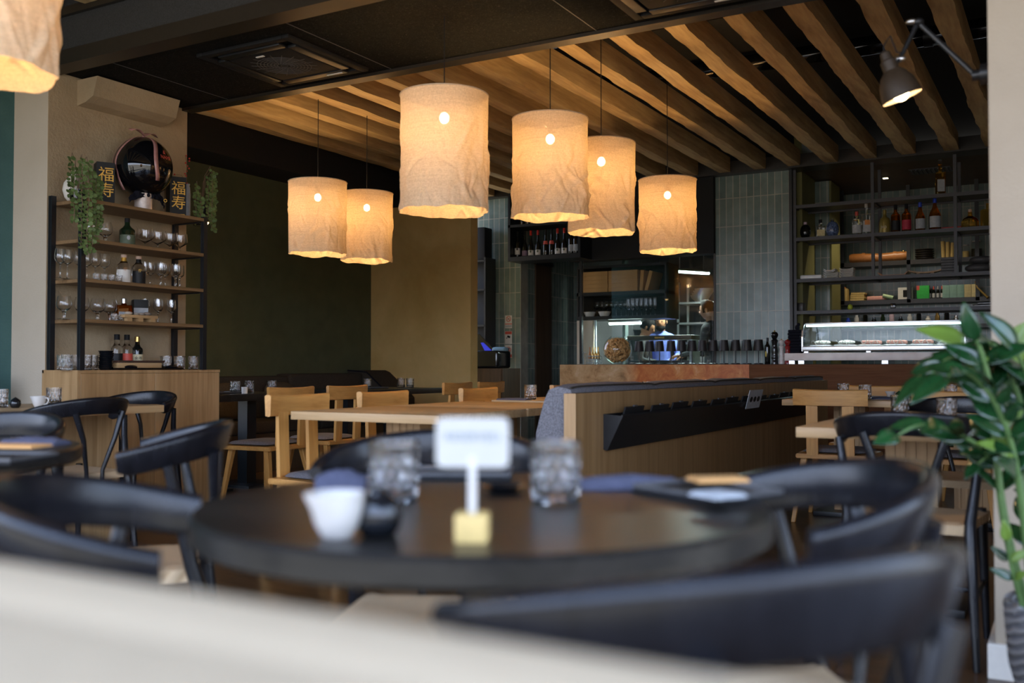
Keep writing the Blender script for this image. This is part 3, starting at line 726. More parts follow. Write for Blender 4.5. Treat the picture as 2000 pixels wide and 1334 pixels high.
# ------------------------------------------------------------------ long central bench
t = thing('bench', 'long high-backed oak bench running down the middle of the room', 'bench', (-1.87, 3.83, 0))
LB = 5.05
b = NB(); prism(b, [(-.055,0),(0,0),(0,.822),(-.055,.822)], 0, LB, 'y')
obj('back_panel', b, MAT['oak_y'], t, smooth=0)
b = NB(); box(b, (-.056,-.003,.0), (.001,.0,.8225)); o = obj('end_edge', b, MAT['oak'], t, smooth=0); o['label'] = 'pale solid end edge'
for k in range(5):
    y0, y1 = .02+k*(LB-.04)/5, .02+(k+1)*(LB-.04)/5-.006
    b = NB(); m = 18; rows = []
    for j in range(m+1):
        v = j/m; yy = y0+(y1-y0)*v; p = (1-abs(v*2-1)**8); n_ = noise.noise(Vector((k*3, v*3, 0)))*.006
        prof = [(-.062,.47),(-.215-.012*p,.475),(-.205-.018*p,.65),(-.165-.012*p,.79),(-.14,.838+.012*p+n_),(-.10,.852+.012*p+n_),(-.062,.846+.010*p+n_),(-.035,.838+.006*p+n_),(-.030,.824),(-.062,.823)]
        rows.append([b.verts.new((x, yy, z)) for x, z in prof])
    for A, B2 in zip(rows, rows[1:]):
        for q in range(len(A)): b.faces.new((A[q], A[(q+1)%len(A)], B2[(q+1)%len(A)], B2[q]))
    b.faces.new(rows[0][::-1]); b.faces.new(rows[-1])
    ob = obj('back_cushion', b, MAT['felt'], t, smooth=60); ob['label'] = 'grey felt back cushion'
    b = NB(); tube(b, [(-.034, y0+(y1-y0)*j/m, .846+.008*(1-abs(j/m*2-1)**8)) for j in range(m+1)], .0045, 6); obj('piping', b, MAT['felt_brown'], ob)
    b = NB(); box(b, (-.58,y0,.41), (-.07,y1,.47), .02); ob = obj('seat_cushion', b, MAT['felt'], t); ob['label'] = 'grey felt seat cushion'
b = NB(); box(b, (-.56,.01,0), (-.07,LB,.41)); obj('seat_box', b, MAT['oak_y'], t, smooth=0)
# black menu trough on the bench back, with folders in it
tr = obj('menu_trough', NB() if False else (lambda b: (prism(b, [(.001,.56),(.012,.555),(.020,.555),(.098,.715),(.090,.722),(.018,.57),(.009,.57),(.009,.722),(.001,.722)], .29, 4.42, 'y'), b)[1])(NB()), MAT['black_metal'], t, smooth=0)
for y in (.29, 4.415):
    b = NB(); prism(b, [(.001,.56),(.020,.555),(.098,.715),(.001,.722)], y-.004, y, 'y'); obj('end_plate', b, MAT['black_metal'], tr, smooth=0)
for k in range(13):
    y = -1.87; y0 = 4.20+k*.305
    lean = .055+random.uniform(-.012,.008); hh = .19+random.uniform(-.004,.004)
    a = math.atan2(lean, .16)
    b = NB(); box(b, (-.004,0,0), (.004,.23,hh), .001)
    lab = 'black menu folder in the bench trough, %s from the front' % ORD[k]
    f = thing('menu_folder', lab, 'menu', (-1.87+.024, y0, .572), 0, 'black menu folders in the trough', rot=(0, a, 0))
    obj('cover', b, MAT['black_matte'], f)
    b = NB(); tube(b, [(0,.10,hh+.002),(0,.14,hh+.002)], .005, 8); obj('clip', b, MAT['grey_metal'], f)
b = NB(); box(b, (-.002,0,0), (.002,.30,.12)); f = thing('leaflet', 'small pale leaflet with dark marks sticking out of the bench trough', 'leaflet', (-1.775, 6.05, .675), 0, rot=(0,R(14),0))
obj('sheet', b, MAT['paper_grey'], f)
for k in range(3):
    b = NB(); lathe(b, [(0,0),(.018,0),(.018,.001),(0,.001)], 12, sq=1.7); obj('printed_mark', b, MAT['black_matte'], f, loc=(.0025,.07+.08*k,.06), rot=(0,R(90),0))

# ------------------------------------------------------------------ sofa by the green wall
t = thing('sofa', 'long brown-grey sofa against the green wall', 'sofa', (-6.88, 4.95, 0))
for k in range(3):
    y0, y1 = .02+k*1.15, .02+(k+1)*1.15-.01
    b = NB(); box(b, (.02,y0,.44), (.22,y1,.85+(.02 if k == 2 else 0)), .035, 3, Matrix.Identity(4)); obj('back_cushion', b, MAT['felt_brown'], t)
    b = NB(); box(b, (.02,y0,.34), (.62,y1,.455), .03, 3); obj('seat_cushion', b, MAT['felt_brown'], t)
b = NB(); box(b, (.0,0,0), (.60,3.46,.34)); obj('seat_base', b, MAT['dark_wood'], t)
for i, (y, lab) in enumerate(((6.35,'dark brown pillow leaning on the sofa, left one'), (7.05,'dark brown pillow leaning on the sofa, right one'))):
    b = NB(); sphere(b, (0,0,0), .5, 20, 12, (.11,.46,.36))
    for v in b.verts:
        v.co.y = math.copysign(abs(v.co.y/.23)**.6*.23, v.co.y); v.co.z = math.copysign(abs(v.co.z/.18)**.6*.17, v.co.z)
    tag(obj('pillow', b, MAT['pillow'], None, (-6.56,y,.63), 0, 80, rot=(0,R(-18),R(6))), lab, 'pillow', 'pillows on the sofa')
t = thing('sofa_end', 'dark slanted end arm of the sofa by the ochre wall', 'sofa', (-6.9, 8.42, 0))
b = NB(); prism(b, [(.02,0),(.62,0),(.62,.60),(.56,.66),(.28,.88),(.22,.90),(.02,.90)], 0, .41, 'y'); obj('upholstery', b, MAT['felt_brown'], t)
b = NB(); tube(b, [(.62,-.002,.60),(.56,-.002,.66),(.28,-.002,.88),(.02,-.002,.90)], .008, 6); obj('piping', b, MAT['black_cloth'], t)
# grey bench back at the far left
t = thing('sofa', 'grey felt sofa back at the left edge behind the oak table', 'sofa', (-5.83, 2.2, 0))
b = NB(); box(b, (0,0,.40), (.18,1.36,.90), .03, 3); c = obj('back_cushion', b, MAT['felt'], t)
b = NB(); tube(b, [(.178,.02,.46),(.178,.02,.87),(.178,1.34,.87),(.178,1.34,.46)], .006, 6); obj('piping', b, MAT['felt_brown'], c)
b = NB(); box(b, (.02,0,.34), (.72,1.36,.455), .03, 3); obj('seat_cushion', b, MAT['felt'], t)
b = NB(); box(b, (.02,.01,0), (.70,1.35,.34)); obj('seat_base', b, MAT['dark_wood'], t)

# ------------------------------------------------------------------ sideboard with the bottle rack
t = thing('sideboard', 'oak sideboard standing against the tan pier', 'cabinet', (-5.508, 3.805, 0))
b = NB(); box(b, (0,0,.0), (.015,1.13,.92)); box(b, (.015,.02,.03), (.32,1.125,.90)); box(b, (0,0,.90), (.338,1.13,.918)); box(b, (.02,.02,0), (.30,1.1,.03)); obj('body', b, MAT['oak'], t, smooth=0)
b = NB(); box(b, (.015,-.0005,.0), (.338,.0195,.9)); box(b, (.02,-.003,.83), (.33,-.0005,.833)); obj('end_panel', b, MAT['oak'], t, smooth=0)
for k in range(2):
    b = NB(); box(b, (.3205,.022+k*.553,.01), (.338,.022+k*.553+.550,.898), .0012, 1); obj('door', b, MAT['oak'], t, smooth=0)
ZC = .918
t = thing('shelf_rack', 'black metal rack with four oak shelves standing on the sideboard', 'shelf', (-5.47, 3.74+.0, ZC))
def post(x, y, h):
    b = NB()
    box(b, (x-.016,y-.016,0), (x-.004,y+.016,h)); box(b, (x+.004,y-.016,0), (x+.016,y+.016,h)); box(b, (x-.010,y-.012,0), (x+.010,y+.012,h))
    obj('post', b, MAT['black_metal'], t, smooth=0)
for x in (.015, .30):
    post(x, .085, 1.075); post(x, 1.01+.03, 1.05)
for z in (1.205,1.45,1.693,1.935):
    b = NB(); box(b, (.002,.10,z-ZC-.0), (.315,1.028,z-ZC+.022), .002, 1); obj('shelf_board', b, MAT['shelf_oak'], t, smooth=0)
    b = NB(); box(b, (.03,1.012,z-ZC-.010), (.29,1.026,z-ZC-.001)); obj('bracket', b, MAT['black_metal'], t, smooth=0)

# ------------------------------------------------------------------ bar
YF = 9.6; ZB = .962
t = thing('bar_counter', 'bar counter with an orange marble front on the left and walnut on the right', 'bar counter', (0, YF, 0))
b = NB(); box(b, (-4.88,0,0), (-2.777,.03,ZB-.001)); o = obj('marble_front', b, MAT['marble'], t, smooth=0); o['label'] = 'orange-brown mottled marble front'
b = NB(); box(b, (-2.776,.0,0), (1.69,.03,ZB-.001)); o = obj('walnut_front', b, MAT['walnut'], t, smooth=0); o['label'] = 'dark walnut front'
b = NB(); box(b, (-4.88,.031,.05), (1.69,.50,ZB-.001)); box(b, (-4.88,-.0,ZB-.001), (1.69,.50,ZB+.003)); obj('worktop', b, MAT['black_matte'], t, smooth=0)

# ------------------------------------------------------------------ host station behind the ochre wall
t = thing('host_station', 'dark brown wooden cupboard with a printer on it behind the ochre wall', 'cabinet', (-6.3, 9.35, 0))
b = NB(); box(b, (0,0,0), (.84,.40,.92)); obj('body', b, MAT['dark_wood'], t)
b = NB(); box(b, (.42,-.012,.03), (.825,-.001,.91)); obj('door', b, MAT['dark_wood'], t)
t = thing('printer', 'black printer with two green lights on the cupboard', 'printer', (-5.85, 9.5, .92))
b = NB(); box(b, (-.25,-.11,0), (.30,.2,.20), .035, 3); obj('housing', b, MAT['black_glaze'], t)
for k in range(2): b = NB(); sphere(b, (-.075+k*.036,-.112,.03), .009); o = obj('indicator_light', b, MAT['green_led'], t); o['label'] = 'green indicator light'
b = NB(); box(b, (.055,-.112,.02), (.058,-.109,.15)); obj('seam', b, MAT['grey_metal'], t)
t = thing('monitor', 'tilted dark monitor with a blue glow behind the printer', 'monitor', (-5.95, 9.78, 1.10))
b = NB(); prism(b, [(-.3,0),(.15,0),(-.08,.22),(-.3,.22)], 0, .02, 'y'); obj('screen_back', b, MAT['black_glaze'], t)
b = NB(); prism(b, [(.0,.02),(.10,.02),(-.02,.12),(-.06,.12)], -.003, -.001, 'y'); obj('screen_glow', b, MAT['screen_blue'], t)
t = thing('tissue_box', 'pale blue box beside the printer under the warning signs', 'box', (-5.72, 9.74, .92)); 
b = NB(); box(b, (-.09,-.05,0), (.09,.05,.245), .03, 3); obj('carton', b, flat('pale_blue', (.16,.28,.36), .6), t)
t = thing('wall_shelf', 'narrow black shelf unit in the dark corner behind the ochre wall', 'shelf', (-6.15, 10.0, 1.0))
b = NB()
for z in (.0,.42,.85,1.2): box(b, (-.3,0,z), (.06,.24,z+.02))
box(b, (.05,0,-.05), (.07,.24,1.25)); obj('frame', b, MAT['black_metal'], t, smooth=0)
b = NB(); box(b, (-.3,.225,-.05), (.05,.24,1.25)); obj('back_panel', b, MAT['black_matte'], t, smooth=0)
b = NB(); box(b, (-.12,.02,1.22), (.05,.2,1.62), .02, 2, Matrix.Rotation(R(0),4,'Z')); tag(obj('speaker', b, MAT['black_matte'], None, (-6.15,10.0,1.0)), 'black loudspeaker on the narrow shelf in the dark corner', 'speaker')
b = NB(); box(b, (0,0,0), (.14,.2,.86), .004); tag(obj('pedestal_bin', b, MAT['steel'], None, (-5.9, 10.7, 0)), 'small grey metal bin in the passage by the brown door', 'bin')

# ================================================================== glassware and bottles (one of each kind, then copies)
def tumbler_bm(r, h, n=48, cut=.0030, m=22):
    b = NB(); prof = []; rings = []
    for j in range(m+1):
        v = j/m; z = h*v; ring = []
        for k in range(n):
            a = 2*PI*k/n
            d = 0
            if .06 < v < .70:
                d = max(abs(math.sin(a*6+v*7)), abs(math.sin(a*6-v*7)))**6*cut
            elif v >= .70 and v < .93: d = cut*.6*abs(math.sin(a*12))
            rr = (r-.004 if j == 0 else r)*(1-.05*(1-v)) - d
            ring.append(b.verts.new((rr*math.cos(a), rr*math.sin(a), z)))
        rings.append(ring)
    for v, rr in ((1, r-.003), (.9, r-.004), (.25, r*.93-.004), (.14, r*.86-.006)):
        rings.append([b.verts.new((rr*math.cos(2*PI*k/n), rr*math.sin(2*PI*k/n), h*v)) for k in range(n)])
    for a, c in zip(rings, rings[1:]):
        for k in range(n): b.faces.new((a[k], a[(k+1)%n], c[(k+1)%n], c[k]))
    b.faces.new(rings[0][::-1]); b.faces.new(rings[-1]); return b
TUM = {}
def tumbler(x, y, z, lab, grp, r=.039, h=.092, rz=0):
    k = (r, h)
    if k not in TUM:
        o = obj('tumbler', tumbler_bm(r, h), MAT['glass'], None, (x,y,z), rz, 12); TUM[k] = o
        return tag(o, lab, 'glass', grp)
    return dup(TUM[k], (x,y,z), rz, lab, grp)
tumbler(-0.899, 1.21, ZT, 'cut-glass tumbler left of the white sign on the front round table', 'cut tumblers on tables')
tumbler(-0.685, 1.333, ZT, 'cut-glass tumbler right of the white sign on the front round table', 'cut tumblers on tables', rz=.3)
tumbler(-0.67, 4.666, .72, 'cut-glass tumbler on the right oak table, left one', 'cut tumblers on tables', rz=.2)
tumbler(-0.441, 4.32, .72, 'cut-glass tumbler on the right oak table, right one by the plant', 'cut tumblers on tables', rz=.5)
for x, y, lab in ((-4.76,3.36,'cut-glass tumbler on the left oak table near the sideboard corner'), (-4.66,2.99,'cut-glass tumbler cut off by the left edge of the view'),
    
    (-1.34,6.85,'cut-glass tumbler at the rear right table, leftmost above the chair back'), (-1.12,6.40,'cut-glass tumbler at the rear right table beside a navy napkin'),
    (-.66,6.70,'cut-glass tumbler at the rear right table behind the hanging leaves'), (-.36,6.62,'cut-glass tumbler at the rear right table beside the plant stem'),
    (-2.93,5.36,'cut-glass tumbler on the third bench table by the bench end'), (-2.62,6.30,'cut-glass tumbler half sunk behind the bench top, nearest of those'),
    (-2.82,7.02,'cut-glass tumbler behind the bench top in front of the marble'), (-2.98,8.22,'cut-glass tumbler behind the bench top, third along the marble'),
    (-2.84,8.45,'cut-glass tumbler behind the bench top, fourth along the marble'), (-2.62,8.6,'cut-glass tumbler behind the bench top, farthest along the marble'),
    (-5.60,5.50,'cut-glass tumbler on the near black sofa table, front one'), (-5.75,5.80,'cut-glass tumbler on the near black sofa table, rear one'),
    (-5.62,5.92,'cut-glass tumbler at the far end of the near black sofa table'), (-5.70,7.26,'cut-glass tumbler on the far black sofa table by the pillows'),
    (-5.75,7.86,'cut-glass tumbler on the far black sofa table, left of a pair'), (-5.60,7.80,'cut-glass tumbler on the far black sofa table, right of a pair')):
    tumbler(x, y, ZT, lab, 'cut tumblers on tables', rz=random.random())

def bottle(name, lab, loc, r, h, body, cap, label=None, style='round', neck=.32, face=-60, capfrac=.14, lz=(.14,.46), grp=None, cr=1.12, cat='bottle'):
    """neck: part of the height; face: where the label looks (deg)"""
    t = thing(name, lab, cat, loc, 0, grp)
    hs = h*(1-neck); nr = min(.015, r*.38); hc = h*(1-capfrac); b = NB()
    if style == 'round': lathe(b, [(0,.004),(r*.5,.002),(r*.94,0),(r,.006),(r,hs*.92),(r*.93,hs),(r*.6,hs+(hc-hs)*.22),(nr*1.15,hs+(hc-hs)*.5),(nr,hc),(0,hc)], 24)
    elif style == 'sloped': lathe(b, [(0,.004),(r*.94,0),(r,.006),(r,hs*.72),(r*.86,hs*.85),(r*.5,hs*1.05),(nr*1.1,hs*1.22),(nr,hc),(0,hc)], 24)
    elif style == 'ball': lathe(b, [(0,0),(r*.55,0)]+[(r*math.sin(PI*(.18+.74*i/10)), hs*.5-hs*.5*math.cos(PI*(.1+.9*i/10))) for i in range(11)]+[(nr,hs*1.04),(nr,hc),(0,hc)], 24)
    elif style == 'bell': lathe(b, [(0,0),(r*.97,0),(r,.01),(r*.97,hs*.75),(r*.8,hs),(r*.36,hs*1.10),(r*.26,hs*1.3),(nr,hc),(0,hc)], 24)
    elif style == 'decanter': lathe(b, [(0,0),(r*.9,0),(r,.01),(r*.98,hs*.55),(r*.75,hs*.8),(nr*1.4,hs),(nr*1.2,hc),(0,hc)], 24)
    else:
        box(b, (-r,-r*.72,0), (r,r*.72,hs), min(.008, r*.2), 3); lathe(b, [(0,hs-.004),(nr*1.3,hs-.002),(nr,hs+.012),(nr,hc),(0,hc)], 16)
    obj('body', b, MAT[body], t, smooth=50, rz=R(face+90) if style == 'square' else 0)
    b = NB(); lathe(b, [(0,hc-.008),(nr*cr,hc-.008),(nr*cr,h-.002),(nr*cr*.9,h),(0,h)], 16); obj('cap', b, MAT[cap], t)
    if label:
        b = NB(); z0, z1 = hs*lz[0]*1.1, hs*lz[1]*1.45
        z1 = min(z1, hs*.9)
        if style == 'square': box(b, (-r*.8,-r*.72-.0012,z0), (r*.8,-r*.72-.0002,z1)); obj('label_band', b, MAT[label], t, rz=R(face+90))
        else:
            n = 14; A = []; B2 = []; rr = r+.0008
            for i in range(n+1):
                a = R(face-72+144*i/n); A.append(b.verts.new((rr*math.cos(a), rr*math.sin(a), z0))); B2.append(b.verts.new((rr*math.cos(a), rr*math.sin(a), z1)))
            for i in range(n): b.faces.new((A[i], A[i+1], B2[i+1], B2[i]))
            obj('label_band', b, MAT[label], t)
    return t
def stemware(name, prof, n=28):
    b = NB(); lathe(b, prof, n); return b
PW = [(0,0),(.032,0),(.033,.002),(.006,.006),(.0035,.02),(.0035,.085),(.008,.092),(.026,.105),(.034,.125),(.033,.150),(.027,.185),(.0258,.185),(.031,.150),(.032,.126),(.024,.107),(.004,.096),(0,.095)]
PG = [(0,0),(.036,0),(.037,.003),(.010,.008),(.008,.03),(.014,.05),(.036,.065),(.046,.085),(.044,.11),(.036,.142),(.0345,.142),(.042,.11),(.044,.086),(.034,.068),(.008,.054),(0,.053)]
PT = [(0,0),(.030,0),(.031,.002),(.005,.006),(.0035,.02),(.0035,.07),(.008,.078),(.027,.095),(.031,.115),(.028,.165),(.0268,.165),(.029,.116),(.025,.097),(.004,.082),(0,.081)]
PM = [(0,0),(.030,0),(.031,.002),(.005,.005),(.0035,.015),(.0035,.04),(.010,.044),(.052,.072),(.054,.080),(.050,.135),(.0488,.135),(.052,.081),(.049,.073),(.006,.047),(0,.046)]
GL = {}
def stem(kind, prof, x, y, z, lab, grp, cat='glass'):
    if kind not in GL:
        GL[kind] = tag(obj(kind, stemware(kind, prof), MAT['glass'], None, (x,y,z), 0, 60), lab, cat, grp); return GL[kind]
    return dup(GL[kind], (x,y,z), 0, lab, grp)
Z4, Z3, Z2, Z1 = 1.958, 1.716, 1.473, 1.228      # tops of the four boards
# third board from below ------------------------------------------------
XS = -5.33
for i, px in enumerate((112,126,149,164.5,181,199)):
    y = (3.782, 3.831, 3.912, 3.968, 4.029, 4.096)[i]
    stem('wine_glass', PW, XS, y+.012, Z2, 'wine glass left of the gin bottles on the rack, %s from the left' % ORD[i], 'wine glasses on the rack')
for i, px in enumerate((284,298,311,325,337,343,350,357)):
    stem('tasting_glass', PT, XS+(.05 if i % 3 == 2 else -.01), 4.431+i*.0415, Z2, 'narrow stemmed glass right of the gin bottles on the rack, %s from the left' % ORD[i], 'tasting glasses on the rack')
for i in range(4):
    tumbler(-5.24, 3.98+i*.056, Z2, 'tiny shot tumbler in front of the gin bottles on the rack, %s from the left' % ORD[i], 'shot tumblers on the rack', .020, .045)
MAT['cork_pale'] = flat('cork_pale', (.62,.43,.32), .8)
MAT['label_black'] = flat('label_black', (.006,.006,.007), .6)
MAT['label_cream'] = flat('label_cream', (.66,.58,.38), .7)
MAT['label_green'] = flat('label_green', (.10,.13,.08), .6)
FA = -28
g1 = bottle('gin_bottle', 'clear gin bottle with white label and cork on the rack, left of two', (-5.31,4.238,Z2), .043, .19, 'glass', 'cork_pale', 'paper', 'round', .34, FA, .06, (.06,.5), 'gin bottles on the rack', 1.25)
b = NB(); lathe(b, [(.0152,.145),(.0158,.145),(.0158,.175),(.0152,.175)], 16); o = obj('neck_foil', b, MAT['gold'], g1); o['label'] = 'gold neck foil'
g2 = bottle('gin_bottle', 'clear gin bottle with black label and cork on the rack, right of two', (-5.31,4.353,Z2), .043, .19, 'glass', 'cork_pale', 'label_black', 'round', .34, FA, .06, (.06,.5), 'gin bottles on the rack', 1.25)
b = NB(); lathe(b, [(.0152,.145),(.0158,.145),(.0158,.175),(.0152,.175)], 16); obj('neck_foil', b, MAT['label_black'], g2)
RL = (R(90), 0, R(FA+90))
def face_text(t, s, size, z, r, mat, face=FA, name='lettering'):
    a = R(face); return text(name, s, size, MAT[mat], t, ((r+.0016)*math.cos(a), (r+.0016)*math.sin(a), z), (R(90),0,R(face+90)))
face_text(g1, '\u4f47', .022, .092, .043, 'leather'); face_text(g2, '\u4f47', .022, .092, .043, 'gold')
# second board from the top ---------------------------------------------
rb = bottle('rum_bottle', 'squat black bottle with green label on the upper rack shelf', (-5.31,4.261,Z3), .049, .186, 'bottle_green', 'black_matte', 'label_green', 'round', .40, FA, .10, (.04,.46))
b = NB(); lathe(b, [(.0500,.02),(.0504,.02),(.0504,.085),(.0500,.085)], 40)
for v in [v for v in b.verts if not (-2.1 < math.atan2(v.co.y, v.co.x)+PI/2 -.2 < -.0) ]: pass
b.free()
b = NB(); sphere(b, (0,0,0), .011, 12, 8, (.15,1,1.3)); a = R(FA); obj('label_portrait', b, MAT['paper_grey'], rb, loc=(.0497*math.cos(a), .0497*math.sin(a), .055), rz=a)
for i, px in enumerate((279,304,328,352)):
    stem('cocktail_glass', PM, XS+.01, (4.411,4.515,4.618,4.723-.02)[i], Z3, 'wide stemmed cocktail glass on the upper rack shelf, %s from the bottle' % ORD[i], 'cocktail glasses on the rack')
for i in range(2):
    stem('snifter', PG, XS, 4.01+i*.1, Z3, 'balloon snifter behind the hanging plant on the upper rack shelf, %s one' % ('left','right')[i], 'snifters on the rack')
# lowest board ------------------------------------------------------------
for i, px in enumerate((121,156,187,211)):
    stem('snifter', PG, XS, (3.813,3.937,4.051,4.141)[i]+.01, Z1, 'stemmed beer goblet on the lowest rack shelf, %s from the left' % ORD[i], 'goblets on the lowest shelf')
for i in range(5):
    stem('tasting_glass', PT, XS+(.03 if i % 2 else -.03), 4.448+i*.056, Z1, 'tulip glass right of the black carton on the lowest rack shelf, %s from the left' % ORD[i], 'tulip glasses on the lowest shelf')
for i in range(2):
    tumbler(-5.23, 4.105+i*.05, Z1, 'tiny shot tumbler left of the amber bottle on the lowest shelf, %s one' % ('left','right')[i], 'shot tumblers on the rack', .020, .045)
wb = bottle('whisky_bottle', 'square amber whisky bottle with silver stopper on the lowest rack shelf', (-5.36,4.282,Z1), .046, .155, 'amber_deep', 'steel', 'paper_grey', 'square', .28, FA, .15, (.12,.42))
b = NB(); box(b, (-.045,-.042,0), (.045,.042,.155), .001); c = obj('carton', b, MAT['label_black'], None, (-5.38,4.423,Z1), R(FA+90))
tag(c, 'black whisky carton with pale band beside the amber bottle', 'box')
b = NB(); box(b, (-.0456,-.0426,.045), (.0456,-.0418,.10)); obj('label_band', b, MAT['paper_grey'], c)
sb = thing('wooden_stand', 'small wooden serving stand with stones on the lowest rack shelf', 'stand', (-5.22,4.276,Z1), 0)
b = NB(); box(b, (-.04,-.13,.022), (.04,.13,.042), .002); obj('top', b, MAT['oak_ty'], sb)
for s in (-.09,-.005,.09): b = NB(); box(b, (-.038,s-.018,0), (.038,s+.018,.022)); obj('leg', b, MAT['oak_ty'], sb)
for i, (dy, r) in enumerate(((-.07,.022),(-.01,.016),(.03,.019),(.075,.024))):
    b = NB(); sphere(b, (0,0,0), r, 12, 8, (1,1.3,.5)); tag(obj('pebble', b, flat('pebble%d' % i, (.45-.07*i,.40-.07*i,.33-.06*i), .7), None, (-5.22,4.276+dy,Z1+.042+r*.5)), 'pale pebble on the small wooden stand, %s from the left' % ORD[i], 'stone', 'pebbles')
# on the sideboard ---------------------------------------------------------
for i in range(5):
    tumbler(-5.27+(.03 if i % 2 else 0), (3.74,3.781,3.865,3.918,3.983)[i]+(.035 if i == 0 else 0), ZC, 'cut tumbler in the left row on the sideboard, %s from the left' % ORD[i], 'tumblers on the sideboard', .033, .094)
for i in range(5):
    tumbler(-5.27+(-.08 if i % 2 else 0), 4.553+i*.058, ZC, 'cut tumbler in the right row on the sideboard, %s from the left' % ORD[i], 'tumblers on the sideboard', .033, .094)
b = NB(); lathe(b, [(0,0),(.03,0),(.045,.018),(.046,.021),(.043,.021),(.028,.004),(0,.004)], 28)
for i in range(9):
    tag(obj('bowl', b.copy(), MAT['black_glaze'], None, (-5.25+random.uniform(-.003,.003),4.064+random.uniform(-.003,.003),ZC+i*.0125), 0, 50), 'black bowl in the stack on the sideboard, %s from the bottom' % ORD[i], 'bowl', 'stacked black bowls')
b.free()
for i, (px, lm, cap, lab) in enumerate(((228,'label_black','black_matte','clear whisky bottle with black label on the sideboard'), (247.5,'red_soft','black_matte','clear whisky bottle with red label on the sideboard'), (268,'label_cream','brass','dark whisky bottle with cream label and Japanese characters on the sideboard'))):
    q = bottle('whisky_bottle', lab, (-5.40,(4.262,4.34,4.423)[i],ZC), .036, .232 if i < 2 else .222, 'glass' if i < 2 else 'bottle_dark', cap, lm, 'round', .36, FA, .12, (.30,.5), 'whisky bottles on the sideboard', 1.3)
    if i == 2: face_text(q, '\u4f59\u5e02', .026, .075, .036, 'black_matte')
    else: face_text(q, 'RED' if i else '', .012, .085, .036, 'paper') if False else None
w_ = thing('serving_box', 'flat wooden serving box under the brown platter on the sideboard', 'box', (-5.27,4.293,ZC+.012), 0)
b = NB(); box(b, (-.06,-.17,0), (.06,.17,.034), .002); obj('box_body', b, MAT['oak_ty'], w_)
b = NB(); prism(b, [(-.06,.016),(.06,.016),(.075,.03),(.07,.03),(.056,.02),(-.056,.02),(-.07,.03),(-.075,.03)], -.18, .18, 'y'); tag(obj('platter', b, flat('brown_glaze', (.12,.07,.05), .25), None, (-5.27,4.301,ZC+.031), 0, 30), 'brown glazed platter on top of the wooden box on the sideboard', 'platter')
b = NB(); prism(b, [(-.07,.0),(.05,.0),(.07,.012),(.066,.014),(.048,.004),(-.068,.004),(-.088,.014),(-.09,.012)], -.27, .27, 'y'); tag(obj('tray', b, MAT['black_glaze'], None, (-5.235,4.336,ZC), 0, 30), 'long black tray at the front edge of the sideboard', 'tray')
b = NB(); sphere(b, (0,0,.014), .06, 16, 8, (.5,1,.25)); tag(obj('dish', b, MAT['black_glaze'], None, (-5.225,4.221,ZC+.005)), 'small black dish at the left end of the long tray', 'dish')
b = NB(); sphere(b, (0,0,.014), .05, 16, 8, (.5,1,.25)); tag(obj('dish', b, MAT['black_glaze'], None, (-5.225,4.557,ZC+.005)), 'small black dish at the right end of the long tray', 'dish')
# top board ------------------------------------------------------------------
b = NB(); lathe(b, [(0,0),(.03,0),(.055,.03),(.068,.075),(.06,.12),(.035,.155),(.018,.175),(.016,.20),(.022,.215),(.018,.215),(.012,.20),(.012,.178),(0,.17)], 32); tag(obj('vase', b, MAT['cream_paint'], None, (-5.37,3.913,Z4), 0, 60), 'round cream vase behind the left hanging plant on the rack', 'vase')
def sake_box(px_y, x, lab):
    t = thing('sake_box', lab, 'box', (x,px_y,Z4), R(FA+90), 'black gift boxes with gold characters')
    b = NB(); box(b, (-.055,-.055,0), (.055,.055,.29), .001); obj('carton', b, MAT['label_black'], t, smooth=0)
    for s, z in (('\u798f',.205),('\u5bff',.105)): text('character', s, .10, MAT['gold'], t, (.003,-.0562,z), (R(90),0,0)); 
    b = NB(); box(b, (-.045,-.0562,.028), (.045,-.0556,.033)); obj('gold_line', b, MAT['gold'], t)
    return t
sake_box(4.153, -5.40, 'black gift box with gold Japanese characters left of the balloon')
sake_box(4.71+.01, -5.38, 'black gift box with gold Japanese characters right of the balloon')
bt = thing('cardboard_tube', 'pearly white tube standing under the black balloon', 'tube', (-5.30,4.378,Z4), 0)
b = NB(); lathe(b, [(0,0),(.056,0),(.056,.118),(.052,.12),(0,.12)], 36); obj('tube_body', b, flat('pearl', (.66,.56,.50), .35, .2), bt)
b = NB(); lathe(b, [(.0564,.012),(.0572,.012),(.0572,.016),(.0564,.016)], 36); obj('rim_band', b, MAT['cream_paint'], bt)
bc = Vector((-5.32,4.39,Z4+.30)); BR = .187
bl = thing('balloon', 'glossy black balloon tied with a rose ribbon on the rack', 'balloon', bc, 0)
b = NB(); sphere(b, (0,0,0), BR, 64, 40, (1,1,1.06)); obj('balloon_skin', b, flat('balloon_black', (.004,.004,.005), .03, 0, .6), bl, smooth=80)
def ribbon(a0, pts, wd=.013):
    b = NB(); L = []
    for th, off, rr in pts:      # polar angle down from the top, swing, radius factor
        d = Vector((math.sin(th)*math.cos(a0+off), math.sin(th)*math.sin(a0+off), math.cos(th)*1.06)); s = Vector((-math.sin(a0+off), math.cos(a0+off), 0))
        p = d*BR*rr; L.append((b.verts.new(p-s*wd), b.verts.new(p+s*wd)))
    for q, w2 in zip(L, L[1:]): b.faces.new((q[0], q[1], w2[1], w2[0]))
    o = obj('ribbon', b, MAT['ribbon'], bl, smooth=80); o.modifiers.new('s', 'SOLIDIFY').thickness = .0012; o['label'] = 'rose satin ribbon'
ribbon(R(-95), [(R(2+i*7.5), .15*math.sin(i*.4), 1.012+(.0 if i < 15 else .05*(i-14))) for i in range(19)])
ribbon(R(-118), [(R(2+i*7.5), .1*math.sin(i*.5), 1.013+(.0 if i < 14 else .05*(i-13))) for i in range(17)], .011)
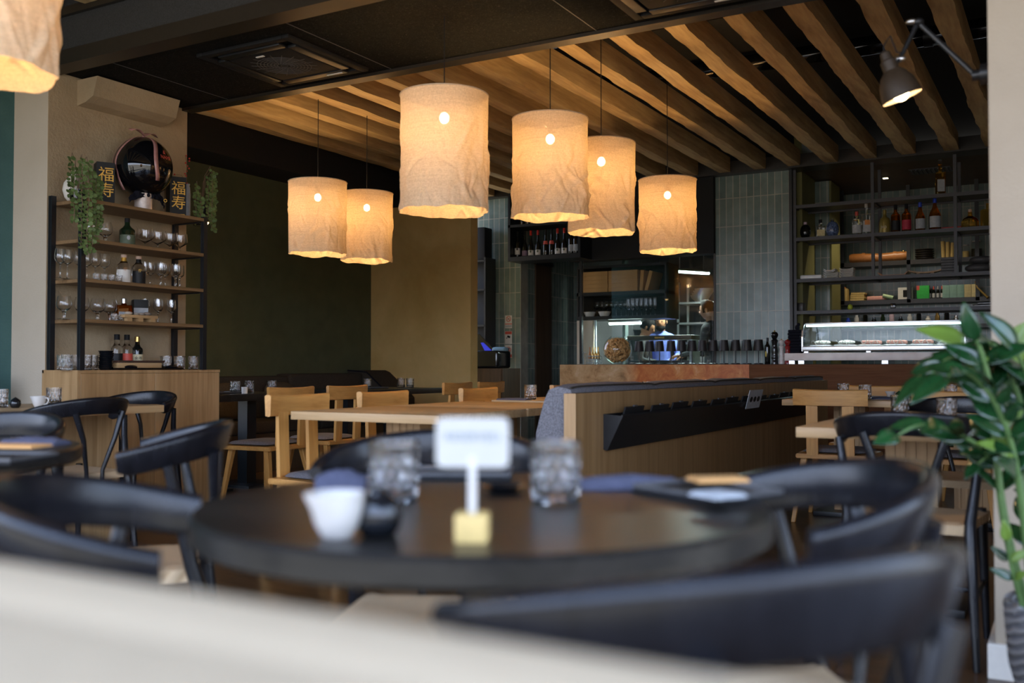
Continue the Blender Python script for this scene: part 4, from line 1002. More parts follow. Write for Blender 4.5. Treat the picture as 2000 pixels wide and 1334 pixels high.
ribbon(R(-8), [(R(2+i*7.5), .12*math.sin(i*.35+1), 1.013) for i in range(17)], .014)
b = NB()
for s in (-1,1):
    L = []
    for i in range(9):
        u = i/8; w2 = .008+.026*math.sin(u*PI*.9); p = Vector((s*-.01, s*.115*u, BR*1.06+.006+.034*math.sin(u*2.6)))
        L.append((b.verts.new(p+Vector((w2,0,-.004))), b.verts.new(p+Vector((-w2,0,.01)))))
    for q, w3 in zip(L, L[1:]): b.faces.new((q[0], q[1], w3[1], w3[0]))
o = obj('bow', b, MAT['ribbon'], bl, smooth=80); o.modifiers.new('s', 'SOLIDIFY').thickness = .0015
for s, th, z in (('NAMI', R(8), .050), ('&', R(8), .085)):
    zz = z; rr = math.sqrt(max(0, BR**2-(zz/1.06)**2))+.004; text('lettering', s, .036, MAT['red_soft'], bl, (rr*math.cos(th), rr*math.sin(th), zz), (R(78),0,th+PI/2))
sc = thing('scarf', 'black cloth scarf bunched between the balloon and the white tube', 'cloth', (-5.29,4.402,Z4+.105), 0)
b = NB(); n = 40; rows = []
for j in range(7):
    v = j/6; row = []
    for i in range(n+1):
        u = i/n*2-1; p = Vector((.065*math.cos(u*1.3)-.02, u*.14, .035-.05*v-.045*abs(u)**3+(.014*noise.noise(Vector((u*6, v*3, 2))))))
        p.x += .018*noise.noise(Vector((u*7, v*4, 9))); row.append(b.verts.new(p))
    rows.append(row)
for A, B2 in zip(rows, rows[1:]):
    for i in range(n): b.faces.new((A[i], A[i+1], B2[i+1], B2[i]))
o = obj('cloth', b, MAT['black_cloth'], sc, smooth=80); o.modifiers.new('s', 'SOLIDIFY').thickness = .004
b = NB(); lathe(b, [(.008,0),(.011,0),(.011,.002),(.008,.002)], 20); obj('gold_emblem', b, MAT['gold'], sc, loc=(.072,.085,-.02), rot=(R(90),0,R(62)))
b = NB(); lathe(b, [(0,0),(.026,0),(.027,.20),(.022,.25),(.018,.26),(.022,.275),(.018,.275),(.014,.26),(0,.25)], 24); tag(obj('vase', b, MAT['paper_grey'], None, (-5.43,4.858,Z4), 0, 50), 'slim white bottle vase with red berries at the right end of the rack', 'vase')
br = thing('berry_sprig', 'sprig of red berries standing in the slim white vase', 'twig', (-5.43,4.858,Z4+.24), 0)
b = NB(); tube(b, [(0,0,0),(.005,-.01,.09),(0,.0,.16),(.0,-.015,.24)], .0022, 5); tube(b, [(0,0,.04),(.0,-.05,.09),(0,-.11,.085)], .0016, 5); obj('twig', b, MAT['stem_brown'], br)
for i in range(13):
    b = NB(); z = .02+i*.018; sphere(b, (random.uniform(-.016,.016), random.uniform(-.02,.018), z), .0062, 10, 8); obj('berry', b, MAT['red'], br)
b = NB(); sphere(b, (0,-.11,.085), .006, 10, 8); obj('berry', b, MAT['red'], br)
def trailing(lab, x, y, z, strands, seed):
    rnd = random.Random(seed); t = thing('trailing_plant', lab, 'plant', (x,y,z), 0, 'hanging plants on the rack')
    b = NB(); lathe(b, [(0,.0),(.045,0),(.05,.06),(.046,.06),(.04,.02),(0,.02)], 20); obj('pot', b, MAT['black_glaze'], t)
    lv = NB()
    for (dx, dy, top, bot, arch) in strands:
        pts = [Vector((0,0,.05)), Vector((dx*.4, dy*.4, top*.8+.02)), Vector((dx*.85, dy*.85, top)), Vector((dx, dy, top-.06))]
        k = 8
        for i in range(1, k+1): pts.append(Vector((dx+rnd.uniform(-.006,.006), dy+rnd.uniform(-.006,.006), top-.06+(bot-top+.06)*i/k)))
        sb_ = NB(); tube(sb_, pts, [.0022]*len(pts), 5); obj('vine', sb_, MAT['stem_brown'], t)
        zz = top-.03; 
        while zz > bot:
            for s in (-1, 1):
                a = (0 if s > 0 else PI) + rnd.uniform(-.9,.9); r = rnd.uniform(.0115,.017); p0 = Vector((dx, dy, zz+rnd.uniform(-.006,.006)))
                u = Vector((rnd.uniform(-.2,.5), math.cos(a), math.sin(a)*.7-.12)).normalized(); nn = Vector((1, rnd.uniform(-.9,.2), rnd.uniform(-.3,.8)))
                w3 = u.cross(nn).normalized(); nn = w3.cross(u)
                vs_ = [lv.verts.new(p0+u*r*(1.05-1.0*math.cos(q*PI/4))+w3*r*.85*math.sin(q*PI/4)+nn*.002*math.cos(q*PI/2)) for q in range(8)]
                lv.faces.new(vs_)
            zz -= rnd.uniform(.018,.028)
    o = obj('foliage', lv, MAT['leaf_soft'], t, smooth=0); o.modifiers.new('s', 'SOLIDIFY').thickness = .0012; return t
trailing('trailing green plant hanging over the left end of the rack', -5.25, 3.885-.035, Z4, [(.07,-.075,.20,-.16,0),(.10,-.045,.26,-.30,0),(.11,-.01,.25,-.345,0),(.10,.025,.21,-.33,0),(.09,.06,.17,-.27,0),(.08,.09,.16,-.14,0),(.05,.11,.15,-.18,0),(.0,-.05,.28,.0,0)], 3)
trailing('trailing green plant hanging at the right end of the rack', -5.36, 4.915, Z4-.02, [(.06,-.09,.30,.00,0),(.09,-.075,.22,-.02,0),(.08,.00,.36,.04,0),(.09,.025,.42,-.02,0),(.08,.05,.40,-.04,0),(.06,.075,.36,.06,0)], 8)
sp = thing('spotlight', 'small black spotlight with a warm bulb on the back of the tan pier', 'lamp', (-5.75,5.328,2.042), 0)
b = NB(); lathe(b, [(.045,0),(.043,.03),(.030,.075),(.016,.095),(.012,.12),(0,.125)], 24); obj('lampshade', b, MAT['black_metal'], sp)
b = NB(); sphere(b, (0,0,.006), .026, 14, 10); obj('bulb', b, emit('bulb_soft', (1,.66,.28), 6), sp)
b = NB(); tube(b, [(0,0,.12),(0,-.04,.16),(0,4.93-5.328,.16)], .007, 8); obj('arm', b, MAT['black_metal'], sp)
L = bpy.data.lights.new('spotlight_light', 'SPOT'); L.energy = 14; L.color = (1,.62,.28); L.spot_size = R(110); L.spot_blend = .7; L.shadow_soft_size = .02
lo = bpy.data.objects.new('spotlight_light', L); C.objects.link(lo); lo.parent = sp; lo.location = (0,0,-.03); lo.rotation_euler = Vector((-.7,.2,-.8)).to_track_quat('-Z','Y').to_euler()

# ================================================================== things on the dining tables
MAT['tile_grey'] = flat('print_grey', (.20,.24,.26), .8)
sg = thing('table_sign', 'white card sign on a clear rod in a wooden block on the front table', 'sign', (-0.614, 0.981, ZT), R(26))
b = NB(); box(b, (-.019,-.019,0), (.019,.019,.033), .002); obj('block', b, MAT['bamboo'], sg)
b = NB(); box(b, (-.0045,-.002,.033), (.0045,.002,.10)); obj('rod', b, MAT['white'], sg)
b = NB(); pts = []
for cx, cz, a0 in ((.035,.137,0),(-.035,.137,90),(-.035,.0945,180),(.035,.0945,270)):
    for k in range(5): pts.append((cx+.008*math.cos(R(a0+k*22.5)), cz+.008*math.sin(R(a0+k*22.5))))
prism(b, pts, -.0012, .0012, 'y'); c = obj('card', b, MAT['card_white'], sg)
text('lettering', 'RESERVED', .0145, MAT['tile_grey'], c, (0,-.0016,.122), (R(90),0,0))
def jug(lab, x, y, z, mat, s=1, rz=0, handle=True):
    t = thing('milk_jug', lab, 'jug', (x,y,z), rz)
    b = NB(); lathe(b, [(r*s, h*s) for r, h in ((0,0),(.016,0),(.019,.003),(.027,.018),(.032,.036),(.033,.052),(.034,.056),(.0325,.056),(.030,.050),(.024,.018),(0,.006))], 32)
    for v in b.verts:
        if v.co.z > .045*s and v.co.x < -.02*s: v.co.x -= .008*s
    obj('jug_body', b, MAT[mat], t, smooth=70)
    if handle: b = NB(); tube(b, [(.028*s,0,.048*s),(.045*s,0,.047*s),(.05*s,0,.034*s),(.042*s,0,.02*s),(.026*s,0,.016*s)], .0035*s, 8); obj('handle', b, MAT[mat], t)
    return t
jug('white milk jug on the front round table', -0.764, 0.916, ZT, 'white', .98, R(75), False)
jug('white milk jug with handle on the left oak table', -4.45, 3.06, ZT, 'white', 1.05, R(20))
jug('tiny white jug at the rear right table', -1.02, 6.72, ZT, 'white', .8, R(30))
def soy(lab, x, y, z, s=1):
    t = thing('soy_pot', lab, 'pot', (x,y,z), 0)
    b = NB(); lathe(b, [(r*s, h*s) for r, h in ((0,0),(.018,0),(.026,.010),(.0285,.024),(.026,.040),(.014,.050),(0,.051))], 28); obj('pot_body', b, MAT['black_glaze'], t, smooth=70)
    b = NB(); lathe(b, [(0,.050*s),(.012*s,.050*s),(.010*s,.054*s),(.004*s,.056*s),(0,.060*s)], 16); obj('lid', b, MAT['black_glaze'], t)
    return t
soy('black soy pot beside the white jug on the front round table', -0.732, 0.955, ZT)
soy('black soy pot beside the white jug on the left oak table', -4.55, 3.00, ZT, .92)
soy('black soy pot at the rear right table', -.96, 6.66, ZT, .85)
def tray(lab, x, y, z, rz, w2=.15, d2=.11):
    t = thing('serving_tray', lab, 'tray', (x,y,z), rz, 'black place trays')
    b = NB(); box(b, (-w2,-d2,0), (w2,d2,.008), .002); obj('tray_base', b, MAT['black_matte'], t)
    b = NB()
    for lo_, hi_ in (((-w2,-d2,.008),(w2,-d2+.003,.014)), ((-w2,d2-.003,.008),(w2,d2,.014)), ((-w2,-d2+.003,.008),(-w2+.003,d2-.003,.014)), ((w2-.003,-d2+.003,.008),(w2,d2-.003,.014))): box(b, lo_, hi_)
    o = obj('rim', b, MAT['stone_grey'], t); o['label'] = 'pale worn rim'; return t
def napkin(lab, x, y, z, rz, L=.085, W=.04, H=.022, mat='navy_cloth', rot=None):
    b = NB(); n = 12; rows = []
    for j in range(n+1):
        v = j/n*2-1; row = []
        for i in range(n+1):
            u = i/n*2-1; row.append(b.verts.new((u*L, v*W, H*(1-abs(v)**3)*(.75+.25*math.cos(u*2))+.004*noise.noise(Vector((u*3+x*9, v*3, y*5)))+.001)))
        rows.append(row)
    bt_ = [[b.verts.new((vv.co.x, vv.co.y, 0)) for vv in row] for row in (rows[0], rows[-1])]
    for A, B2 in zip(rows, rows[1:]):
        for i in range(n): b.faces.new((A[i], A[i+1], B2[i+1], B2[i]))
    for A, B2 in ((rows[0], bt_[0]), (rows[-1], bt_[1])):
        for i in range(n): b.faces.new((A[i], A[i+1], B2[i+1], B2[i]))
    fs = [r[0] for r in rows]; b.faces.new([bt_[0][0]]+fs+[bt_[1][0]]); fs = [r[-1] for r in rows]; b.faces.new([bt_[0][-1]]+fs+[bt_[1][-1]])
    o = obj('napkin', b, MAT[mat], None, (x,y,z), rz, 80, rot); return tag(o, lab, 'napkin', 'folded napkins')
def card_fold(lab, x, y, z, rz, mat='card', L=.06, W=.04):
    b = NB(); box(b, (-L,-W,0), (L,W,.003)); box(b, (-L+.004,-W+.004,.003), (L-.002,W-.002,.006)); return tag(obj('folded_card', b, MAT[mat], None, (x,y,z), rz), lab, 'card')
tray('black place tray with pale rim at the right of the front round table', -0.509, 1.516, ZT, R(64), .072, .095)
card_fold('brown folded card on the right tray of the front table', -0.515, 1.59, ZT+.015, R(40), 'card', .045, .03)
card_fold('pale paper slip on the right tray of the front table', -0.453, 1.4, ZT+.015, R(60), 'paper_grey', .03, .03)
tray('black place tray at the back of the front round table', -0.996, 1.541, ZT, R(28), .10, .06)
napkin('blue-grey napkin roll left behind the white jug on the front table', -1.048, 1.268, ZT, R(30), .040, .028, .035)
napkin('blue-grey napkin right behind the tumbler on the front table', -0.66, 1.553, ZT, R(35), .082, .035, .02)
b = NB(); lathe(b, [(0,0),(.02,0),(.034,.010),(.036,.012),(.032,.011),(.018,.004),(0,.004)], 28); dsh = tag(obj('sauce_dish', b, MAT['black_glaze'], None, (-0.802, 1.378, ZT), 0, 60), 'small black sauce dish between sign and right tumbler', 'dish')
tray('black place tray on the left round table', -2.034, 1.292, ZT, R(20), .10, .08)
card_fold('brown folded card on the left round table', -2.178, 1.428, ZT+.015, R(20), 'card', .08, .04)
napkin('blue-grey napkin on the left round table', -2.369, 1.618, ZT, R(20), .08, .04, .02)
napkin('navy napkin on the right oak table beside the tumbler', -.775, 4.73, .72, R(10), .06, .035, .012)
tray('black place tray at the far side of the right oak table', -.45, 4.62, .72, 0, .13, .09)
b = NB(); lathe(b, [(0,0),(.03,0),(.05,.012),(.052,.014),(.046,.012),(.028,.004),(0,.004)], 28); dp = tag(obj('side_plate', b, flat('brown_plate', (.10,.05,.025), .3), None, (-.33, 4.05, .72), 0, 60), 'brown side plate at the right end of the right oak table', 'plate')
napkin('navy napkin with spoon on the rear right table', -1.02, 6.46, ZT, R(5), .08, .045, .014)
tray('black place tray on the rear right table', -1.05, 6.66, ZT, 0, .12, .07)
napkin('navy napkin with spoon rest on the third bench table', -2.98, 5.24, ZT, R(4), .10, .05, .012)
tray('black place tray on the third bench table', -2.7, 5.5, ZT, 0, .13, .09)
tray('black place tray on the near black sofa table', -5.62, 5.35, ZT, R(90), .15, .1)
tray('black place tray on the far black sofa table', -5.66, 7.25, ZT, R(90), .15, .1)
b = NB(); lathe(b, [(0,0),(.022,0),(.024,.05),(.021,.05),(.019,.01),(0,.008)], 20); tag(obj('tea_light', b, MAT['paper'], None, (-5.46,5.46,ZT), 0, 50), 'small white tea light cup on the near black sofa table', 'candle')
napkin('dark napkin on the left oak table behind the tumbler', -4.86, 3.44, ZT, R(5), .09, .04, .012, 'black_cloth')
napkin('dark napkin on the left oak table behind the jug', -4.75, 2.85, ZT, R(80), .12, .05, .015, 'black_cloth')

# ================================================================== wine cabinet over the passage
wc = thing('wine_cabinet', 'black open wine cabinet hanging over the passage beside the hatch', 'cabinet', (-5.70, 9.88, 2.165), 0)
W_ = .935
b = NB(); box(b, (0,0,0), (W_,.34,.05)); obj('bottom_board', b, MAT['black_metal'], wc, smooth=0)
b = NB(); box(b, (0,0,.395), (W_,.34,.425)); obj('shelf_board', b, MAT['black_metal'], wc, smooth=0)
b = NB(); box(b, (0,0,.77), (W_,.34,.80)); obj('top_board', b, MAT['black_metal'], wc, smooth=0)
for x in (0, W_-.03): b = NB(); box(b, (x,0,.05), (x+.03,.34,.77)); obj('side_panel', b, MAT['black_metal'], wc, smooth=0)
MAT['label_mauve'] = flat('label_mauve', (.28,.19,.27), .7)
wl = ['paper','label_mauve','paper','paper',None,None,'paper','paper','paper_grey','paper_grey']
capm = ['black_matte','black_matte','red','red','black_matte','black_matte','red','red','black_matte','black_matte']
wx_ = [-5.637,-5.541,-5.459,-5.365,-5.264,-5.185,-5.109,-5.024,-4.936,-4.874]
wd_ = ['with tall white label','with mauve label','with red cap, first of the left pair','with red cap, second of the left pair','with red shoulder seal, left one','with red shoulder seal, right one','with red cap, first of the right pair','with red cap, second of the right pair','with pale tall label near the lampshade, left one','with pale tall label near the lampshade, right one']
for i in range(10):
    wb_ = bottle('wine_bottle', 'dark wine bottle %s in the wine cabinet' % wd_[i], (wx_[i], 10.0, 2.215), .033, .31, 'bottle_dark', capm[i], wl[i], 'round' if i in (0,8,9) else 'sloped', .40 if i in (0,8,9) else .45, -70, .16, (.18,.42) if i in (0,8,9) else (.10,.32), 'wine bottles in the wine cabinet')
    if i in (4,5):
        b = NB(); n = 12; A = []; B2 = []
        for k in range(n+1):
            a = R(-70-60+120*k/n); A.append(b.verts.new((.0335*math.cos(a),.0335*math.sin(a),.135))); B2.append(b.verts.new((.026*math.cos(a),.026*math.sin(a),.175)))
        for k in range(n): b.faces.new((A[k],A[k+1],B2[k+1],B2[k]))
        obj('shoulder_seal', b, MAT['red_soft'], wb_)
    if i in (0,2,3,6,7):
        b = NB(); lathe(b, [(0,0),(.011,0),(.011,.001),(0,.001)], 12, sq=1.3); a = R(-70); obj('printed_mark', b, MAT['label_green' if i else 'label_black'], wb_, loc=(.0345*math.cos(a),.0345*math.sin(a),.062 if i else .10), rot=(R(90),0,a+PI/2))
for i in range(2):
    bottle('wine_bottle', 'dark wine bottle on the upper shelf of the wine cabinet, %s one' % ('left','right')[i], (-5.58+i*.075, 10.0, 2.59), .033, .31, 'bottle_dark', 'black_matte', None, 'sloped', .45, -70, .16, grp='wine bottles in the wine cabinet')
# warning signs on the tiles
def warn(lab, z, h, bar_top):
    t = thing('warning_sign', lab, 'sign', (-5.903, 10.2495, z), 0, 'warning signs')
    b = NB(); box(b, (-.048,-.003,0), (.048,-.0005,h), .001); obj('plate', b, MAT['paper'], t)
    return t
t = warn('no-smoking warning sign on the tiles, topmost of three', 1.404, .155, 0)
def ring(t, z):
    b = NB(); lathe(b, [(.026,0),(.034,0),(.034,.001),(.026,.001)], 28); obj('prohibition_ring', b, MAT['red_soft'], t, loc=(0,-.0032,z), rot=(R(90),0,0))
    b = NB(); box(b, (-.028,-.0045,-.0035), (.028,-.0032,.0035)); obj('slash', b, MAT['red_soft'], t, loc=(0,0,z), rot=(0,R(40),0))
b = NB(); box(b, (-.018,-.0042,-.003), (.014,-.0031,.003)); obj('cigarette', b, MAT['black_matte'], t, loc=(0,0,.112), rot=(0,R(-35),0)); ring(t, .112)
b = NB(); box(b, (-.048,-.0036,.045), (.048,-.003,.056)); o = obj('stripe', b, MAT['red_soft'], t); b = NB(); box(b, (-.045,-.0036,.012), (.045,-.003,.036)); obj('text_panel', b, MAT['paper_grey'], t)
t = warn('video camera warning sign on the tiles, middle of three', 1.212, .155, 0)
b = NB(); box(b, (-.046,-.0038,.118), (.046,-.003,.152)); o = obj('stripe', b, MAT['red_soft'], t)
b = NB(); box(b, (-.02,-.0042,-.012), (.02,-.003,.012), .004); obj('camera_symbol', b, MAT['black_matte'], t, loc=(.004,0,.088), rot=(0,R(18),0))
b = NB(); box(b, (-.03,-.0042,.066), (-.018,-.003,.078)); obj('bracket_symbol', b, MAT['black_matte'], t)
t = warn('round prohibition warning sign on the tiles, lowest of three', 1.045, .155, 0)
b = NB(); box(b, (-.008,-.0042,-.02), (.008,-.0031,.02), .003); obj('person_symbol', b, MAT['black_matte'], t, loc=(.004,0,.098), rot=(0,R(15),0)); ring(t, .098)
b = NB(); box(b, (-.046,-.0038,.004), (.046,-.003,.042)); obj('stripe', b, MAT['red_soft'], t)

# ================================================================== hatch and kitchen
t = thing('hatch_window', 'black-framed sliding glass window of the kitchen hatch', 'window', (-4.945, YB-.02, .97), 0)
b = NB(); box(b, (0,0,0), (.03,.04,1.19)); obj('mullion', b, MAT['black_metal'], t, smooth=0)
b = NB(); box(b, (.03,.012,.0), (1.615,.018,1.19)); obj('glass_pane', b, MAT['pane'], t, smooth=0)
t = thing('kitchen_rack', 'black box shelf with cartons and glasses inside the kitchen hatch', 'shelf', (-5.06, 10.40, 1.487), 0)
KW = 1.116
for z, h, nm in ((0,.04,'bottom_board'), (.28,.04,'shelf_board'), (.60,.03,'top_board')):
    b = NB(); box(b, (0,0,z), (KW,.40,z+h)); obj(nm, b, MAT['black_metal'], t, smooth=0)
for x in (0, KW-.02): b = NB(); box(b, (x,0,.04), (x+.02,.40,.60)); obj('side_panel', b, MAT['black_metal'], t, smooth=0)
b = NB(); box(b, (.02,.38,.04), (KW-.02,.40,.60)); obj('back_panel', b, MAT['black_matte'], t, smooth=0)
for s in range(2):
    for k in range(5):
        b = NB(); box(b, (0,0,0), (.36,.32,.048), .002); tag(obj('carton', b, MAT['card'], None, (-5.03+s*.372+random.uniform(-.004,.004), 10.415, 1.487+.321+k*.0485)), 'flat brown takeaway carton, %s from the bottom of the %s stack in the hatch' % (ORD[k], ('left','right')[s]), 'box', 'flat cartons in the kitchen')
for k in range(2):
    b = NB(); box(b, (0,0,0), (.04,.33,.23), .002); tag(obj('carton', b, MAT['card'], None, (-4.275+k*.06, 10.415, 1.812), rot=(0,R(4+k*12),0)), 'flat brown carton standing on edge beside the stacks in the hatch, %s one' % ('upright','leaning')[k], 'box', 'flat cartons in the kitchen')
b = NB(); lathe(b, [(0,0),(.05,0),(.075,.05),(.078,.055),(.072,.055),(.05,.008),(0,.008)], 24, sq=.8)
for k in range(2): tag(obj('serving_bowl', b.copy(), MAT['paper'], None, (-4.93+k*.19, 10.48, 1.5275), 0, 50), 'pale oval bowl with glasses behind it in the kitchen rack, %s one' % ('left','right')[k], 'bowl', 'pale bowls in the kitchen rack')
b.free()
for k in range(7): stem('wine_glass', PW, -4.90+k*.062, 10.62, 1.528, 'stemmed glass in the left half of the kitchen rack, %s from the left' % ORD[k], 'glasses in the kitchen rack')
PF = [(0,0),(.026,0),(.027,.002),(.005,.006),(.0035,.02),(.0035,.06),(.008,.066),(.021,.085),(.024,.12),(.021,.205),(.0198,.205),(.0225,.12),(.019,.087),(.004,.072),(0,.071)]
for k in range(7): stem('flute', PF, -4.47+k*.055, 10.55, 1.528, 'tall flute glass in the right half of the kitchen rack, %s from the left' % ORD[k], 'flutes in the kitchen rack')
def tubelight(lab, loc, L_, rz, pw):
    t = thing('tube_light', lab, 'lamp', loc, rz, 'kitchen tube lights')
    b = NB(); box(b, (-L_/2,-.03,.012), (L_/2,.03,.04), .004); obj('housing', b, MAT['steel'], t)
    b = NB(); tube(b, [(-L_/2+.01,0,0),(L_/2-.01,0,0)], .014, 12); o = obj('tube', b, MAT['tube_light'], t); o['label'] = 'glowing white tube'
    if rz:
        b = NB(); tube(b, [(-.2,0,.03),(-.2,0,2.62-loc[2])], .004, 6); obj('hanger', b, MAT['steel'], t)
        b = NB(); tube(b, [(.2,0,.03),(.2,0,2.62-loc[2])], .004, 6); obj('hanger', b, MAT['steel'], t)
    L = bpy.data.lights.new('tube_area', 'AREA'); L.shape = 'RECTANGLE'; L.size = L_; L.size_y = .04; L.energy = pw; L.color = (.82,1,.94)
    lo = bpy.data.objects.new('tube_area', L); C.objects.link(lo); lo.parent = t; lo.location = (0,0,-.02)
tubelight('glowing white tube lamp under the black kitchen rack', (-4.532, 10.6, 1.445), .42, 0, 16)
tubelight('glowing white tube lamp on the kitchen ceiling at the right of the hatch', (-4.241, 12.1, 2.153), .60, R(60), 60)
# shelving at the back of the kitchen
t = thing('kitchen_shelving', 'steel shelving at the back of the kitchen with bowls and boxes', 'shelf', (-4.72, 12.85, 0), 0)
for x in (0, 1.45): 
    for y in (0,.4): b = NB(); box(b, (x,y,0), (x+.03,y+.03,2.1)); obj('post', b, MAT['steel'], t, smooth=0)
for z in (.85,1.25,1.52,1.80): b = NB(); box(b, (0,0,z), (1.48,.43,z+.025)); obj('shelf_board', b, MAT['steel'], t, smooth=0)
MAT['white_blue'] = flat('white_blue', (.55,.66,.72), .5)
for k, (x, z, w2, h2, m, lab) in enumerate(((.80,1.275,.30,.12,'white_blue','pale blue plastic tub on the kitchen shelving, left one'),(1.12,1.275,.26,.18,'teal_box','teal plastic tub on the kitchen shelving behind the cook'),(.30,.875,.34,.20,'stone_grey','dark grey tub low on the kitchen shelving'))):
    b = NB(); box(b, (0,0,0), (w2,.3,h2), .01); tag(obj('tub', b, MAT[m], None, (-4.72+x,12.9,z+.001)), lab, 'tub')
b = NB(); lathe(b, [(0,0),(.06,0),(.12,.06),(.14,.10),(.135,.10),(.11,.06),(0,.01)], 28)
for k in range(4): tag(obj('mixing_bowl', b.copy(), MAT['steel'], None, (-4.45+.02*k,13.05,1.825+.03*k), 0, 50), 'steel mixing bowl in the stack on the kitchen shelving, %s from the bottom' % ORD[k], 'bowl', 'steel mixing bowls')
b.free()
for k in range(3):
    b = NB(); box(b, (0,0,0), (.34,.2,.018), .002); tag(obj('cutting_board', b, MAT['bamboo'], None, (-3.95,12.95,1.825+k*.0185), R(4*k)), 'bamboo board on the kitchen shelving, %s from the bottom' % ORD[k], 'board', 'bamboo boards')
for k in range(4):
    b = NB(); box(b, (0,0,0), (.03,.24,.25), .003); tag(obj('binder', b, MAT['paper'], None, (-4.10+k*.036,12.9,1.545)), 'pale binder standing on the kitchen shelving, %s from the left' % ORD[k], 'binder', 'pale binders')
for k in range(4): stem('wine_glass', PW, -4.42+k*.07, 12.95, 1.545, 'glass on the kitchen shelving left of the binders, %s from the left' % ORD[k], 'glasses on the kitchen shelving')
b = NB(); box(b, (0,0,0), (.40,.3,.36), .01); tag(obj('extractor_hood', b, MAT['steel'], None, (-5.472,12.6,1.447)), 'grey steel hood corner hanging in the kitchen behind the cooks', 'hood')
b = NB(); box(b, (0,0,0), (.02,.02,1.48)); tag(obj('door_edge', b, MAT['white_blue'], None, (-4.843,10.42,.0)), 'pale blue upright door edge at the left of the hatch', 'door')
b = NB(); prism(b, [(0,0),(.22,-.10),(.22,-.04),(.04,.10),(0,.10)], 0, .02, 'y'); tag(obj('towel', b, MAT['shirt_blue'], None, (-5.238,11.3,1.316)), 'blue towel hanging at the left of the kitchen hatch', 'towel')
b = NB(); sphere(b, (0,0,0), .05, 16, 10, (.8,.8,1.3)); tag(obj('bag', b, flat('magenta', (.55,.02,.10), .4), None, (-5.208,11.25,1.295)), 'small magenta bag hanging under the blue towel in the hatch', 'bag')
# back counter inside hatch and kitchen floor cabinet
b = NB(); box(b, (0,0,0), (1.5,.6,.95), .004); tag(obj('prep_counter', b, MAT['steel'], None, (-4.7,10.5,0)), 'steel work counter just inside the kitchen hatch', 'counter')
t = thing('coffee_machine', 'long dark coffee machine bar with gold letters behind the cordless lamps', 'coffee machine', (-4.487, 10.55, .952), 0)
b = NB(); box(b, (0,0,.295), (.78,.30,.345), .006); o = obj('top_bar', b, flat('bronze', (.055,.045,.028), .35, .5), t)
for k in range(7): b = NB(); box(b, (.345+k*.017,-.003,.310), (.355+k*.017,-.0005,.328)); obj('gold_letter', b, MAT['gold'], t)
for x in (.0,.75): b = NB(); box(b, (x,.02,0), (x+.035,.28,.296)); obj('side_column', b, MAT['white_blue'] if x else MAT['black_metal'], t)
b = NB(); box(b, (.03,.02,0), (.75,.3,.06), .004); obj('drip_tray', b, MAT['black_metal'], t)
